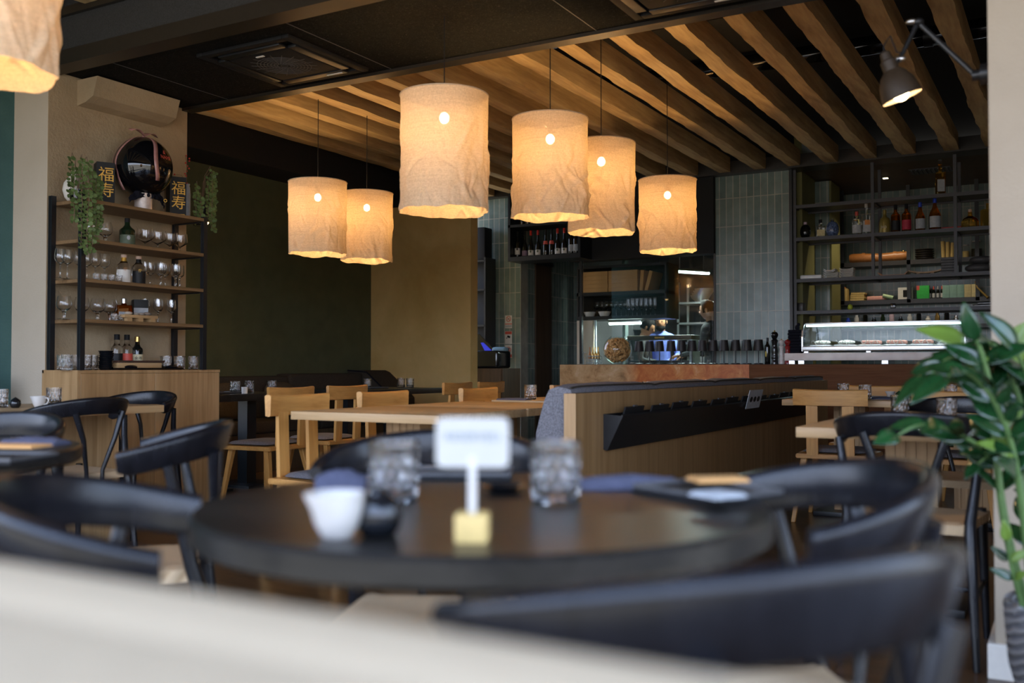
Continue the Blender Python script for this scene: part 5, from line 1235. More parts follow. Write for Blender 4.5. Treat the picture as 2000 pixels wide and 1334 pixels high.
# the three cooks
def person(lab, x, y, rz, hgt, skin, shirt, bow=0, cap=None, beard=False):
    t = thing('person', lab, 'person', (x,y,0), rz)
    k = hgt/1.75; me = bpy.data.meshes.new('body'); V = []; E = []; RD = []
    def v(p, r): V.append(Vector(p)*k); RD.append(r*k); return len(V)-1
    def chain(i0, *ps):
        last = i0
        for p, r in ps:
            j = v(p, r)
            if last is not None: E.append((last, j))
            last = j
        return last
    by = math.sin(bow)*.32
    pel = v((0,0,.95), .15)
    ab = chain(pel, ((0,by*.25,1.08), .135)); ch = chain(ab, ((0,by*.7,1.27), .155)); cl = chain(ch, ((0,by*.95,1.42-.02*bow), .09))
    nk = chain(cl, ((0,by*1.1,1.50-.05*bow), .055))
    for s in (-1,1):
        chain(pel, ((s*.09,0,.88),.10), ((s*.10,.01,.5),.065), ((s*.10,-.02,.08),.045), ((s*.105,.12,.035),.04))
        chain(cl, ((s*.16,by*.95,1.40-.02*bow),.068), ((s*.235,by*.8+.02,1.14),.046), ((s*.17,by+.26,1.07),.036), ((s*.14,by+.34,1.06),.026))
    me.from_pydata(V, E, [])
    o = bpy.data.objects.new('body', me); C.objects.link(o); o.parent = t
    m = o.modifiers.new('skin', 'SKIN'); m.use_smooth_shade = True
    for q, r in zip(me.skin_vertices[0].data, RD): q.radius = (r, r*.82)
    me.skin_vertices[0].data[0].use_root = True
    o.modifiers.new('sub', 'SUBSURF').levels = 1; o.modifiers['sub'].render_levels = 2
    me.materials.append(MAT[shirt])
    hc = Vector((0, by*1.25+.02, 1.625-.07*bow))*k
    b = NB(); n, mm = 28, 22; rings = []
    for j in range(mm+1):
        ph = PI*j/mm; ring = []
        for i in range(n):
            a = 2*PI*i/n; px = math.sin(ph)*math.cos(a); py = math.sin(ph)*math.sin(a); pz = -math.cos(ph)
            w2 = .076*(1-.18*max(0,-pz)); d2 = .096*(1-.10*max(0,-pz)); p = Vector((px*w2, py*d2, pz*.122))
            if py > .3:
                p.y += .022*math.exp(-((px/.16)**2+((pz+.10)/.14)**2))      # nose
                p.y -= .010*sum(math.exp(-(((px-s*.42)/.16)**2+((pz-.08)/.10)**2)) for s in (-1,1))   # eye sockets
                p.y += .006*math.exp(-((px/.3)**2+((pz+.42)/.05)**2)); p.y -= .005*math.exp(-((px/.3)**2+((pz+.49)/.03)**2))
                p.y += .008*math.exp(-((px/.35)**2+((pz+.80)/.15)**2))      # chin
            ring.append(b.verts.new(p*k))
        rings.append(ring)
    for A, B2 in zip(rings, rings[1:]):
        for i in range(n): b.faces.new((A[i], A[(i+1)%n], B2[(i+1)%n], B2[i]))
    tube(b, [Vector((0,-.02,-.19))*k, Vector((0,-.01,-.10))*k, Vector((0,0,-.05))*k], [.052*k,.05*k,.05*k], 16)
    for s in (-1,1): sphere(b, Vector((s*.078,-.008,-.005))*k, .024*k, 10, 8, (.4,.75,1.2))
    bmesh.ops.remove_doubles(b, verts=b.verts, dist=.0005)
    hd = obj('head', b, MAT[skin], t, loc=hc, smooth=80, rot=(-bow*.9,0,0))
    for s in (-1,1):
        b = NB(); sphere(b, (0,0,0), .0075*k, 10, 8); e = obj('eye', b, MAT['hair'], hd, loc=Vector((s*.031,.086,.010))*k)
    b = NB(); rings = []
    for j in range(9):
        ph = PI*.58*j/8; zz = .130*math.cos(ph); rr = math.sin(ph); row = []
        for i in range(24):
            a = 2*PI*i/24; fr = max(0, math.sin(a)); lift = fr*max(0, .75-abs(math.cos(a)))*.10*(j/8)
            row.append(b.verts.new(Vector((.083*rr*math.cos(a), .103*rr*math.sin(a)-.006-fr*.02*(j/8), zz+lift))*k))
        rings.append(row)
    for A, B2 in zip(rings, rings[1:]):
        for i in range(24): b.faces.new((A[i], A[(i+1)%24], B2[(i+1)%24], B2[i]))
    obj('hair', b, MAT['hair'] if not cap else MAT[cap], hd, smooth=80)
    if beard:
        b = NB(); sphere(b, Vector((0,.035,-.082))*k, .066*k, 16, 10, (1,.88,.72)); obj('beard', b, MAT['hair'], hd, smooth=80)
    for s in (-1,1):       # hands: palm, four fingers, a thumb from the side of the palm
        wr = Vector((s*.14, by+.35, 1.06))*k; dr_ = Vector((-s*.25,1,-.15)).normalized(); sd = Vector((1,0,0))
        b = NB(); box(b, (-.038*k,-.005,-.012*k), (.038*k,.08*k,.012*k), .009*k, 2)
        for f, (ox, ln) in enumerate(((-.028,.062),(-.010,.070),(.009,.066),(.027,.052))):
            tube(b, [(ox*k,.075*k,0),(ox*k,(.075+ln*.5)*k,-.006*k),(ox*1.05*k,(.075+ln)*k,-.026*k)], [.0085*k,.008*k,.006*k], 8)
        tube(b, [(-s*.030*k,.02*k,0),(-s*.055*k,.045*k,-.006*k),(-s*.058*k,.075*k,-.016*k)], [.011*k,.009*k,.007*k], 8)
        obj('hand', b, MAT[skin], t, loc=wr, smooth=70, rot=(R(-12),0,R(s*14)))
    return t
person('cook in a light blue shirt with a dark beard, middle of the hatch', -4.729, 12.3, R(190), 1.66, 'skin_dark', 'shirt_blue', .12, None, True)
person('cook bowing his head with dark hair, left one in the hatch', -4.697-.22, 11.8, R(-78), 1.58, 'skin_dark', 'shirt_dark', .45)
person('cook in a dark top seen from the side at the right edge of the hatch', -3.854+.03, 11.75, R(88), 1.78, 'skin', 'shirt_dark', .18)

# ================================================================== on the bar
ZT2 = ZB+.003
cj = thing('cork_jar', 'round glass bowl full of wine corks on the marble bar', 'bowl', (-4.272, 9.78, ZT2), 0)
b = NB(); lathe(b, [(0,.0),(.07,.0)]+[(.158*math.sin(R(a)), .158-.158*math.cos(R(a))) for a in range(28,152,7)]+[(.078,.302),(.074,.302)]+[(.1545*math.sin(R(a)), .158-.1545*math.cos(R(a))) for a in range(150,27,-7)]+[(.06,.006),(0,.006)], 40); obj('glass_bowl', b, MAT['thin_glass'], cj, smooth=60)
b = NB(); rnd = random.Random(4)
for i in range(420):
    d = Vector((rnd.gauss(0,1), rnd.gauss(0,1), rnd.gauss(0,1))).normalized(); rr = .136*(rnd.random()**.22); p = d*rr
    if p.z > .118: continue
    ax = Vector((rnd.gauss(0,1), rnd.gauss(0,1), rnd.gauss(0,1))); ax = (ax-d*ax.dot(d)).normalized()
    tube(b, [p-ax*.020, p+ax*.020], .0105, 8)
for v in b.verts: v.co.z += .158
o = obj('wine_corks', b, MAT['cork'], None, cj.location[:], 0, 40); o['kind'] = 'stuff'; o['label'] = 'heap of brown wine corks filling the round glass bowl'; o['category'] = 'corks'
BL = None
for i, px in enumerate((1248,1268,1288,1310,1331,1351,1372,1392,1414,1436,1459,1481)):
    x = (-3.997,-3.881,-3.766,-3.641,-3.523,-3.412,-3.297,-3.188,-3.07,-2.953,-2.833,-2.719)[i]
    lab = 'small black cordless table lamp on the bar, %s from the cork bowl' % ORD[i]
    if BL is None:
        BL = thing('table_lamp', lab, 'lamp', (x,9.72,ZT2), 0, 'cordless lamps on the bar')
        b = NB(); lathe(b, [(0,0),(.045,0),(.045,.008),(.012,.012),(0,.012)], 28); obj('base', b, MAT['black_metal'], BL)
        b = NB(); tube(b, [(0,0,.01),(0,0,.235)], .0055, 10); obj('stem', b, MAT['black_metal'], BL)
        b = NB(); lathe(b, [(.053,.135),(.040,.245),(0,.246),(0,.242),(.038,.240),(.050,.135)], 28); obj('lamp_shade', b, flat('lamp_black', (.022,.018,.018), .45), BL)
    else: dup(BL, (x, 9.72+(.012 if i % 2 else 0), ZT2), 0, lab)
bottle('oil_bottle', 'slim black oil bottle with yellow label on the bar', (-2.626,9.72,ZT2), .028, .262, 'bottle_dark', 'black_metal', None, 'round', .30, -70, .12)
b = NB(); lathe(b, [(0,0),(.006,0),(.006,.001),(0,.001)], 14, sq=5.0); obj('label_strip', b, flat('label_yellow', (.65,.48,.05), .6), bpy.data.objects['oil_bottle'], loc=(-.008,-.0285,.10), rot=(R(90),0,0))
def mill(lab, x, h, r, mat):
    t = thing('pepper_mill', lab, 'mill', (x,9.72,ZT2), 0, 'pepper and salt mills')
    b = NB(); lathe(b, [(0,0),(r,0),(r,h*.10),(r*.9,h*.13),(r,h*.17),(r*.96,h*.24),(r*.86,h*.30),(r*.98,h*.36),(r*.78,h*.50),(r*.70,h*.58),(r*.92,h*.66),(r*.95,h*.70),(r*.6,h*.735),(0,h*.735)], 28); obj('mill_body', b, MAT[mat], t, smooth=40)
    b = NB(); lathe(b, [(0,h*.73),(r*.6,h*.735),(r*.75,h*.77),(r*1.04,h*.84),(r*1.04,h*.89),(r*.7,h*.945),(r*.3,h*.955),(0,h*.955)], 28); obj('mill_head', b, MAT[mat], t, smooth=40)
    b = NB(); sphere(b, (0,0,h*.972), h*.028, 12, 8); obj('finial', b, MAT['brass'], t)
MAT['mill_black'] = flat('mill_black', (.006,.006,.007), .1); MAT['mill_white'] = flat('mill_white', (.62,.58,.55), .2); MAT['mill_red'] = flat('mill_red', (.25,.015,.015), .15)
mill('tall black pepper mill on the bar', -2.555, .335, .034, 'mill_black'); mill('white salt mill on the bar', -2.487, .25, .029, 'mill_white'); mill('red pepper mill on the bar next to the stone slab', -2.427, .25, .029, 'mill_red')
t = thing('wire_caddy', 'silver wire caddy holding small gold bottles on the bar', 'caddy', (-4.561, 9.80, ZT2), 0)
b = NB()
for z in (.012,.05,.085): box(b, (-.075,-.05,z), (.075,-.046,z+.010)); box(b, (-.075,.046,z), (.075,.05,z+.010)); box(b, (-.075,-.05,z), (-.071,.05,z+.010)); box(b, (.071,-.05,z), (.075,.05,z+.010))
for k in range(7):
    for y in (-.05,.046): box(b, (-.075+k*.0245,y,0), (-.072+k*.0245,y+.004,.09))
box(b, (-.11,-.05,.0), (-.10,-.04,.13)); box(b, (-.12,-.05,.125), (-.07,-.04,.135)); obj('wire_frame', b, MAT['steel'], t, smooth=0)
for k in range(4):
    bottle('sauce_bottle', 'small %s bottle in the silver wire caddy, %s from the left' % (('copper','gold','gold','gold')[k], ORD[k]), (-4.561-.05+.034*k, 9.80, ZT2+.06), .0165, .13, 'leather' if k == 0 else 'brass', 'leather' if k == 0 else 'brass', None, 'sloped', .45, -70, .15, grp='sauce bottles')
# stone slab, display case, napkins
t = thing('stone_slab', 'pale pinkish stone slab on steel blocks carrying the display case', 'slab', (-2.44, 9.64, ZT2), 0)
b = NB(); box(b, (0,0,.034), (1.85,.45,.105), .003); obj('slab', b, flat('stone_pink', (.92,.76,.71), .35, ns=4, var=.22), t)
for x in (.04,.13,.9,1.7): b = NB(); box(b, (x,.02,0), (x+.055,.40,.034)); obj('block_foot', b, MAT['steel'], t, smooth=0)
ZS = ZT2+.105
t = thing('display_case', 'long chilled glass display case with curved front and bright strip light', 'display case', (-2.29, 9.72, ZS), 0)
CL = 1.46
prof = [(.0,.075),(.0,.16),(.012,.215),(.045,.262),(.10,.288),(.16,.293)]
b = NB(); A = [b.verts.new((.012,y,z)) for y, z in prof]; B2 = [b.verts.new((CL-.012,y,z)) for y, z in prof]
for k in range(5): b.faces.new((A[k],B2[k],B2[k+1],A[k+1]))
o = obj('curved_glass', b, MAT['thin_glass'], t, smooth=80); o.modifiers.new('s','SOLIDIFY').thickness = .004
for x in (0, CL-.012):
    b = NB(); prism(b, [(.36,.02),(-.006,.02),(-.006,.16),(.006,.22),(.042,.27),(.098,.296),(.36,.30),(.36,.285),(.10,.282),(.052,.258),(.02,.212),(.008,.16),(.008,.05),(.36,.05)], x, x+.012, 'x'); obj('end_frame', b, MAT['steel'], t, smooth=0)
    b = NB(); prism(b, [(.36,.05),(.01,.05),(.01,.16),(.022,.212),(.054,.256),(.10,.28),(.36,.283)], x+.005, x+.007, 'x'); obj('end_pane', b, MAT['thin_glass'], t, smooth=0)
b = NB(); box(b, (0,-.008,.018), (CL,.36,.072), .012, 3); obj('base_tray', b, MAT['steel'], t)
b = NB(); box(b, (.012,-.004,-.004), (CL-.02,.002,.004)); obj('lower_strip', b, MAT['white'], t)
for x in (.02,.6,CL-.06): b = NB(); box(b, (x,.01,-.0), (x+.04,.05,.02)); obj('foot', b, MAT['steel'], t, smooth=0)
b = NB(); box(b, (.012,.10,.283), (CL-.012,.35,.30), .003); obj('top_panel', b, MAT['steel'], t)
b = NB(); box(b, (.02,.105,.262), (CL-.02,.135,.282)); o = obj('strip_light', b, MAT['led'], t); o['label'] = 'bright cold strip light'
b = NB(); box(b, (.012,.345,.05), (CL-.012,.355,.285)); obj('back_pane', b, MAT['thin_glass'], t, smooth=0)
L = bpy.data.lights.new('case_light', 'AREA'); L.shape = 'RECTANGLE'; L.size = CL-.05; L.size_y = .03; L.energy = 2.5; L.color = (.8,1,1)
lo = bpy.data.objects.new('case_light', L); C.objects.link(lo); lo.parent = t; lo.location = (CL/2,.12,.258)
for k in range(6):
    x = -2.29+.06+k*.23
    b = NB(); box(b, (0,0,0), (.20,.24,.012), .004); tag(obj('steel_pan', b, MAT['steel'], None, (x,9.79,ZS+.0725)), 'shallow steel pan inside the display case, %s from the left' % ORD[k], 'pan', 'pans in the display case')
    if k in (2,3,4):
        b = NB(); box(b, (0,0,0), (.17,.16,.036), .014, 3); tag(obj('salmon_fillet', b, MAT['salmon'], None, (x+.015,9.83,ZS+.085)), 'pink salmon fillet on a pan in the display case, %s from the left' % ORD[k-2], 'fish', 'salmon fillets')
    else:
        b = NB(); sphere(b, (0,0,.02), .08, 16, 8, (1,.8,.28)); tag(obj('fish_fillet', b, MAT['paper'], None, (x+.1,9.9,ZS+.087)), 'white fish fillet on a pan in the display case, %s from the left' % ORD[{0:0,1:1,5:2}[k]], 'fish', 'white fish fillets')
    b = NB(); tube(b, [(.02+.16*q/16, 0, .03+.022*math.sin(q*.9+k)) for q in range(17)], .006, 6, True, .5); tag(obj('garnish', b, MAT['white'], None, (x,9.775,ZS+.0725)), 'white wavy paper garnish at the front of the display case, %s from the left' % ORD[k], 'garnish', 'white garnishes')
for k in range(8):
    h2 = .029; b = NB(); box(b, (0,0,0), (.125+random.uniform(-.008,.006),.2,h2), .011, 3)
    tag(obj('folded_napkin', b, MAT['black_cloth'], None, (-2.425+random.uniform(-.006,.006),9.72,ZS+k*(h2-.0)), random.uniform(-.04,.04)), 'black folded napkin in the stack beside the display case, %s from the bottom' % ORD[k], 'napkin', 'stacked black napkins')
b = NB(); sphere(b, (0,0,0), .03, 12, 8, (.8,.8,1)); sphere(b, (.012,0,.03), .018, 10, 6); tag(obj('cloth_knot', b, MAT['black_cloth'], None, (-2.35,9.8,ZS+8*.029+.022)), 'knotted black cloth on top of the napkin stack', 'cloth')

# ================================================================== bar shelf frame
XU = (-2.483,-1.712,-.955,-.20,.55); Y0, DPT = 10.27, .42
t = thing('bar_shelf', 'large dark grey metal shelf frame with bottles over the bar', 'shelf', (0,Y0,0), 0)
for x in XU:
    for y in (0, DPT):
        z0 = 1.83 if x > -2.4 else 1.0
        b = NB(); box(b, (x-.015,y,z0), (x+.015,y+.03,2.985)); obj('upright', b, MAT['grey_metal'], t, smooth=0)
LV = (1.515,1.845,2.275,2.615)
for z in LV:
    b = NB(); box(b, (-2.47,.03,z-.018), (.55,DPT,z)); obj('shelf_board', b, MAT['grey_metal'], t, smooth=0)
    for y in (0, DPT): b = NB(); box(b, (-2.498,y-.004,z-.034), (.56,y+.030,z+.001)); obj('shelf_rail', b, MAT['grey_metal'], t, smooth=0)
    for x in XU: b = NB(); box(b, (x-.013,.03,z-.034), (x+.013,DPT,z-.005)); obj('cross_rail', b, MAT['grey_metal'], t, smooth=0)
MAT['label_grey'] = flat('label_grey', (.50,.50,.50), .7); MAT['label_orange'] = flat('label_orange', (.80,.30,.08), .6); MAT['skull'] = flat('bottle_patchwork', (.10,.14,.25), .15, ns=60, var=.9)
MAT['gold_dull'] = flat('gold_dull', (.30,.22,.05), .35, .3); MAT['label_red'] = flat('label_red', (.50,.03,.06), .6); MAT['label_yellow2'] = flat('label_cream_round', (.70,.58,.30), .7)
BB = [ # px, style, r, h, body, cap, label, level, what
 (-2.403,'ball',.055,.175,'bottle_dark','pink',None,2,'dark skull-shaped bottle'), (-2.249,'square',.048,.19,'glass','black_matte','label_yellow2',2,'square clear bottle with round cream label'),
 (-2.128,'ball',.064,.19,'skull','glass',None,2,'round colourful patchwork bottle'), (-1.888,'round',.047,.245,'glass','red_soft','label_grey',2,'clear bottle with red cap'),
 (-1.794,'square',.045,.33,'glass','white','label_grey',2,'tall square bottle with white label and white pourer'), (-1.617,'bell',.056,.24,'gold_dull','gold_dull',None,2,'gold bell-shaped bottle'),
 (-1.514,'round',.045,.285,'amber_deep','black_matte','label_black',2,'dark amber bottle with black label'), (-1.413,'round',.045,.285,'amber_deep','black_matte','label_red',2,'dark amber bottle with red label'),
 (-1.285,'sloped',.047,.29,'amber_deep','blue','paper_grey',2,'cognac bottle with blue neck and pale label'), (-1.15,'sloped',.054,.325,'amber_deep','blue','paper_grey',2,'tall cognac bottle with blue cap and pale label'),
 (-0.836,'decanter',.08,.185,'amber','cork_pale',None,2,'low amber decanter with cork'), (-0.68,'square',.06,.265,'amber','glass',None,2,'square amber decanter with glass stopper'),
 (-1.092,'square',.042,.345,'amber','glass','paper_grey',3,'tall golden bottle with pale label alone on the highest board')]
for x, st, r, h, bd, cp, lb, lv_, what in BB:
    q = bottle('spirit_bottle', what+' on the bar shelf', (x, 10.40 if lv_ == 2 else 10.35, LV[lv_]+.002), r, h, bd, cp, lb, st, .36 if st != 'ball' else .16, -72, .14 if st != 'ball' else .1, (.12,.46), 'spirit bottles on the bar shelf', 1.15)
    if what.startswith('tall square'): 
        b = NB(); box(b, (-.02,-.0345,.10), (.03,-.0338,.15)); o = obj('label_print', b, MAT['label_orange'], q, rz=R(18))
    if what.startswith('gold bell'): text('lettering', 'XO', .035, MAT['paper'], q, (.0,-.0575,.06), (R(90),0,R(18)), .001)
b = NB(); box(b, (0,0,0), (.27,.2,.016), .002); tag(obj('book', b, MAT['paper_grey'], None, (-1.16,10.48,2.277)), 'pale book under the red one on the bar shelf', 'book')
b = NB(); box(b, (0,0,0), (.30,.2,.02), .002); tag(obj('book', b, MAT['red'], None, (-1.17,10.47,2.2935)), 'red book lying on top of a pale one on the bar shelf', 'book')
b = NB(); box(b, (0,0,0), (.40,.22,.10), .01); tag(obj('black_box', b, MAT['flange_brown'], None, (-1.36,10.72,2.2)), 'dark brown box behind the bottles on the bar shelf', 'box') if False else b.free()
# plates and trays
b = NB(); box(b, (-.11,-.08,0), (.11,.08,.045), .014, 3); tag(obj('serving_dish', b, MAT['plate_white'], None, (-2.339,10.42,1.847)), 'white rectangular serving dish at the left of the bar shelf', 'dish')
def plates(px_x, n, w2, lab):
    b = NB(); prism(b, [(-w2*.6,0),(w2*.6,0),(w2,.012),(w2*.96,.015),(w2*.58,.004),(-w2*.58,.004),(-w2*.96,.015),(-w2,.012)], -.06, .06, 'y')
    for k in range(n): tag(obj('plate', b.copy(), MAT['plate_white'], None, (px_x+random.uniform(-.003,.003),10.42,1.847+k*.0125), 0, 30), 'small white plate in %s, %s from the bottom' % (lab, ORD[k]), 'plate', 'stacked white plates')
    b.free()
plates(-2.145, 5, .075, 'the left stack on the bar shelf'); plates(-1.988, 8, .07, 'the right stack on the bar shelf')
b = NB(); prism(b, [(-.035,.0),(.035,0),(.06,.02),(.053,.02),(.032,.006),(-.032,.006),(-.053,.02),(-.06,.02)], -.08, .08, 'y')
for k in range(2): tag(obj('plate', b.copy(), MAT['plate_white'], None, (-2.153,10.42,1.91+k*.015), 0, 30), 'smaller white plate on top of the left stack, %s one' % ('lower','upper')[k], 'plate', 'stacked white plates')
b.free()
b = NB(); prism(b, [(-.11,0),(.11,0),(.145,.035),(.135,.035),(.105,.008),(-.105,.008),(-.135,.035),(-.145,.035)], -.1, .1, 'y'); tag(obj('platter', b, MAT['leather'], None, (-1.536,10.42,1.847), 0, 30), 'brown shallow platter on the bar shelf', 'platter')
b = NB(); n = 12
prism(b, [(-.15+.3*i/n, .012+.022*((i/n*2-1)**2)) for i in range(n+1)]+[(.15-.3*i/n, .026+.022*((1-i/n*2)**2)) for i in range(n+1)], -.06, .06, 'y'); box(b, (-.08,-.05,0), (-.05,.05,.018)); box(b, (.05,-.05,0), (.08,.05,.018)); tag(obj('serving_board', b, MAT['oak'], None, (-1.241,10.42,1.847), 0, 30), 'curved wooden serving board on feet on the bar shelf', 'board')
b = NB(); box(b, (-.065,-.08,0), (.065,.08,.024), .003)
for k in range(6): tag(obj('slate_block', b.copy(), MAT['stone_grey'], None, (-1.032+random.uniform(-.006,.006),10.42,1.847+k*.0265)), 'dark slate board in the stack by the upright, %s from the bottom' % ORD[k], 'board', 'stacked slate boards')
b.free()
for k in range(2):
    b = NB(); sphere(b, (0,0,.045), .13-.02*k, 24, 12, (1,.8,.36)); tag(obj('stone_pot', b, MAT['stone_grey'], None, (-0.763+.02*k,10.45,1.847+k*.078)), 'dark grey oval stone pot at the right of the bar shelf, %s one' % ('lower','upper')[k], 'pot', 'dark stone pots')
for k in range(2):
    b = NB(); box(b, (0,0,0), (.22-.05*k,.16,.02), .003); tag(obj('tray', b, MAT['black_glaze'], None, (-0.818+.04*k,10.36,1.5165+k*.021)), 'dark tray stacked on the lowest bar shelf at right, %s one' % ('lower','upper')[k], 'tray')
b = NB(); box(b, (0,0,0), (.09,.12,.09), .01); tag(obj('box', b, MAT['flange_brown'], None, (-2.514,10.36,1.5165)), 'small dark box at the left end of the lowest bar shelf', 'box')
b = NB(); box(b, (0,0,0), (.05,.05,.055), .006); tag(obj('jar', b, MAT['black_glaze'], None, (-1.567,10.36,1.5165)), 'small black jar in the middle of the lowest bar shelf', 'jar')
b = NB(); sphere(b, (0,0,.028), .026, 14, 10, (1,1,1.15)); tag(obj('lime', b, flat('lime', (.45,.50,.04), .4), None, (-1.951,10.36,1.5165)), 'yellow-green lime on the lowest bar shelf', 'fruit')
# rear shelf on the back wall of the niche
YR = YN-.34
t = thing('rear_shelf', 'dark wall shelf behind the bar with a leather roll, bamboo and jars', 'shelf', (0,YR,0), 0)
for x in (-2.30,-1.58,-.88,-.2): b = NB(); box(b, (x-.02,0,1.66), (x+.02,.03,2.99)); obj('upright', b, MAT['black_metal'], t, smooth=0)
for z in (1.70,2.14): b = NB(); box(b, (-2.32,-.0,z-.05), (-.1,.33,z)); obj('shelf_board', b, MAT['flange_brown'], t, smooth=0)
b = NB(); box(b, (-2.36,-.2,1.36), (1.0,.33,1.40)); obj('counter_board', b, MAT['flange_brown'], t, smooth=0)
yr = YR+.12
lr = thing('leather_roll', 'brown leather knife roll with straps on the rear shelf', 'knife roll', (-1.917, yr, 2.14+.06), R(3))
b = NB(); tube(b, [(-.32,0,0),(-.28,0,.0),(-.02,0,-.004),(.0,0,-.006),(.26,0,.002),(.31,0,.006)], [.045,.055,.05,.048,.055,.045], 16); obj('roll', b, MAT['leather'], lr, smooth=60)
for x in (-.18,.16): b = NB(); tube(b, [(x,0,0),(x+.035,0,0)], .060, 16); obj('strap', b, MAT['leather'], lr)
b = NB(); sphere(b, (.27,-.03,.05), .014, 10, 8); obj('buckle', b, MAT['brass'], lr)
b = NB(); lathe(b, [(0,0),(.08,0),(.10,.018),(.10,.024),(0,.024)], 24)
for k in range(5): tag(obj('bowl', b.copy(), MAT['flange_brown'], None, (-1.425+random.uniform(-.004,.004), yr, 2.141+k*.0245), 0, 40), 'dark brown bowl stacked on the rear shelf, %s from the bottom' % ORD[k], 'bowl', 'stacked brown bowls')
b.free()
for k in range(3): b = NB(); tube(b, [(0,0,0),(.0,0,.20-.01*k)], .021, 12); tag(obj('bamboo_mat', b, MAT['bamboo'], None, (-1.229+.045*k, yr, 2.1405), rot=(0,R(-2+2*k),0)), 'rolled bamboo mat standing on the rear shelf, %s from the left' % ORD[k], 'mat', 'rolled bamboo mats')
for k, (x, h2, r) in enumerate(((-1.001,.15,.035),(-0.893,.19,.058))):
    t = thing('storage_jar', 'clip-top glass jar with dark contents on the rear shelf, %s one' % ('small','large')[k], 'jar', (x,yr,2.1405), 0, 'storage jars')
    b = NB(); lathe(b, [(0,0),(r,0),(r,h2*.8),(r*.8,h2*.88),(r*.8,h2*.9),(0,h2*.9)], 20); obj('jar_glass', b, MAT['thin_glass'], t)
    b = NB(); lathe(b, [(0,.004),(r*.93,.004),(r*.93,h2*.5),(0,h2*.5)], 20); obj('contents', b, MAT['bamboo' if k == 0 else 'flange_brown'], t)
    b = NB(); lathe(b, [(0,h2*.9),(r*.85,h2*.9),(r*.85,h2*.97),(0,h2)], 20); obj('lid', b, MAT['white'], t)
for k in range(2): b = NB(); box(b, (0,0,0), (.028,.15,.17-.02*k), .001); tag(obj('book', b, MAT[('label_orange','bamboo')[k]], None, (-2.321+.03*k, yr-.05, 1.7005)), '%s book standing at the left of the lower rear shelf' % ('orange','yellow')[k], 'book')
for k in range(4): b = NB(); box(b, (0,0,0), (.155,.16,.024), .005); tag(obj('bamboo_mat', b, MAT['bamboo'], None, (-2.223+random.uniform(-.008,.008), yr-.05, 1.7005+k*.0245)), 'flat bamboo mat stacked on the lower rear shelf, %s from the bottom' % ORD[k], 'mat', 'stacked bamboo mats')
b = NB(); box(b, (0,0,0), (.20,.12,.05), .015, 3); tag(obj('cloth', b, MAT['salmon'], None, (-2.046, yr-.05, 1.7005)), 'folded salmon cloth on the lower rear shelf', 'cloth')
b = NB(); tube(b, [(0,0,0),(.11,0,-.028)], .022, 12); tag(obj('green_bottle', b, flat('pale_green', (.40,.55,.30), .4), None, (-1.867, yr-.05, 1.752)), 'pale green roll lying next to the salmon cloth on the lower rear shelf', 'roll')
t = thing('picture_frame', 'small white picture frame with dark picture on the lower rear shelf', 'picture frame', (-1.712, yr, 1.7005), 0)
b = NB(); box(b, (0,0,0), (.16,.02,.14)); obj('frame', b, MAT['paper'], t, smooth=0); b = NB(); box(b, (.055,-.002,.03), (.115,-.0005,.11)); obj('picture', b, MAT['black_matte'], t, smooth=0)
b = NB(); box(b, (0,0,0), (.13,.08,.15), .001); t = tag(obj('green_box', b, MAT['green'], None, (-1.506, yr-.05, 1.7005)), 'bright green carton with red corner on the lower rear shelf', 'box')
b = NB(); box(b, (-.001,-.001,.10), (.03,.0,.15)); obj('red_corner', b, MAT['red_soft'], t)
for k in range(4): bottle('spice_bottle', 'small dark spice bottle right of the green carton, %s from the left' % ORD[k], (-1.377+.043*k, yr, 1.7005), .017, .14, 'bottle_dark', 'red_soft' if k % 2 else 'white', 'label_grey', 'round', .34, -72, .2, grp='spice bottles')
for k in range(5): b = NB(); box(b, (0,0,0), (.072,.07,.145), .001); tag(obj('tea_box', b, MAT['teal_box' if k < 3 else 'label_yellow2'], None, (-1.24+.074*k, yr-.04, 1.7005)), 'small %s tea box on the lower rear shelf, %s from the left' % ('green' if k < 3 else 'cream', ORD[k]), 'box', 'tea boxes')
b = NB(); tube(b, [(0,0,.17),(.02,-.02,.10),(.13,-.1,-.02)], [.008,.008,.014], 8); tag(obj('brass_ladle', b, MAT['brass'], None, (-0.903, yr-.1, 1.70)), 'brass ladle leaning at the right of the lower rear shelf', 'ladle')
for k in range(14):
    x = -2.231+k*.095; m = ('blue','label_grey','bottle_dark','bottle_dark','bottle_green','pink','bottle_dark','label_grey','black_glaze','paper','brass','black_glaze','steel','bottle_dark')[k]; h2 = .10+.035*((k*7)%3)
    b = NB(); lathe(b, [(0,0),(.026,0),(.026,h2*.7),(.016,h2*.8),(.016,h2),(0,h2)], 16); tag(obj('small_jar', b, MAT[m], None, (x, YR-.05, 1.4005), 0, 40), 'small jar on the counter behind the display case, %s from the left' % ORD[k], 'jar', 'small jars behind the display case')
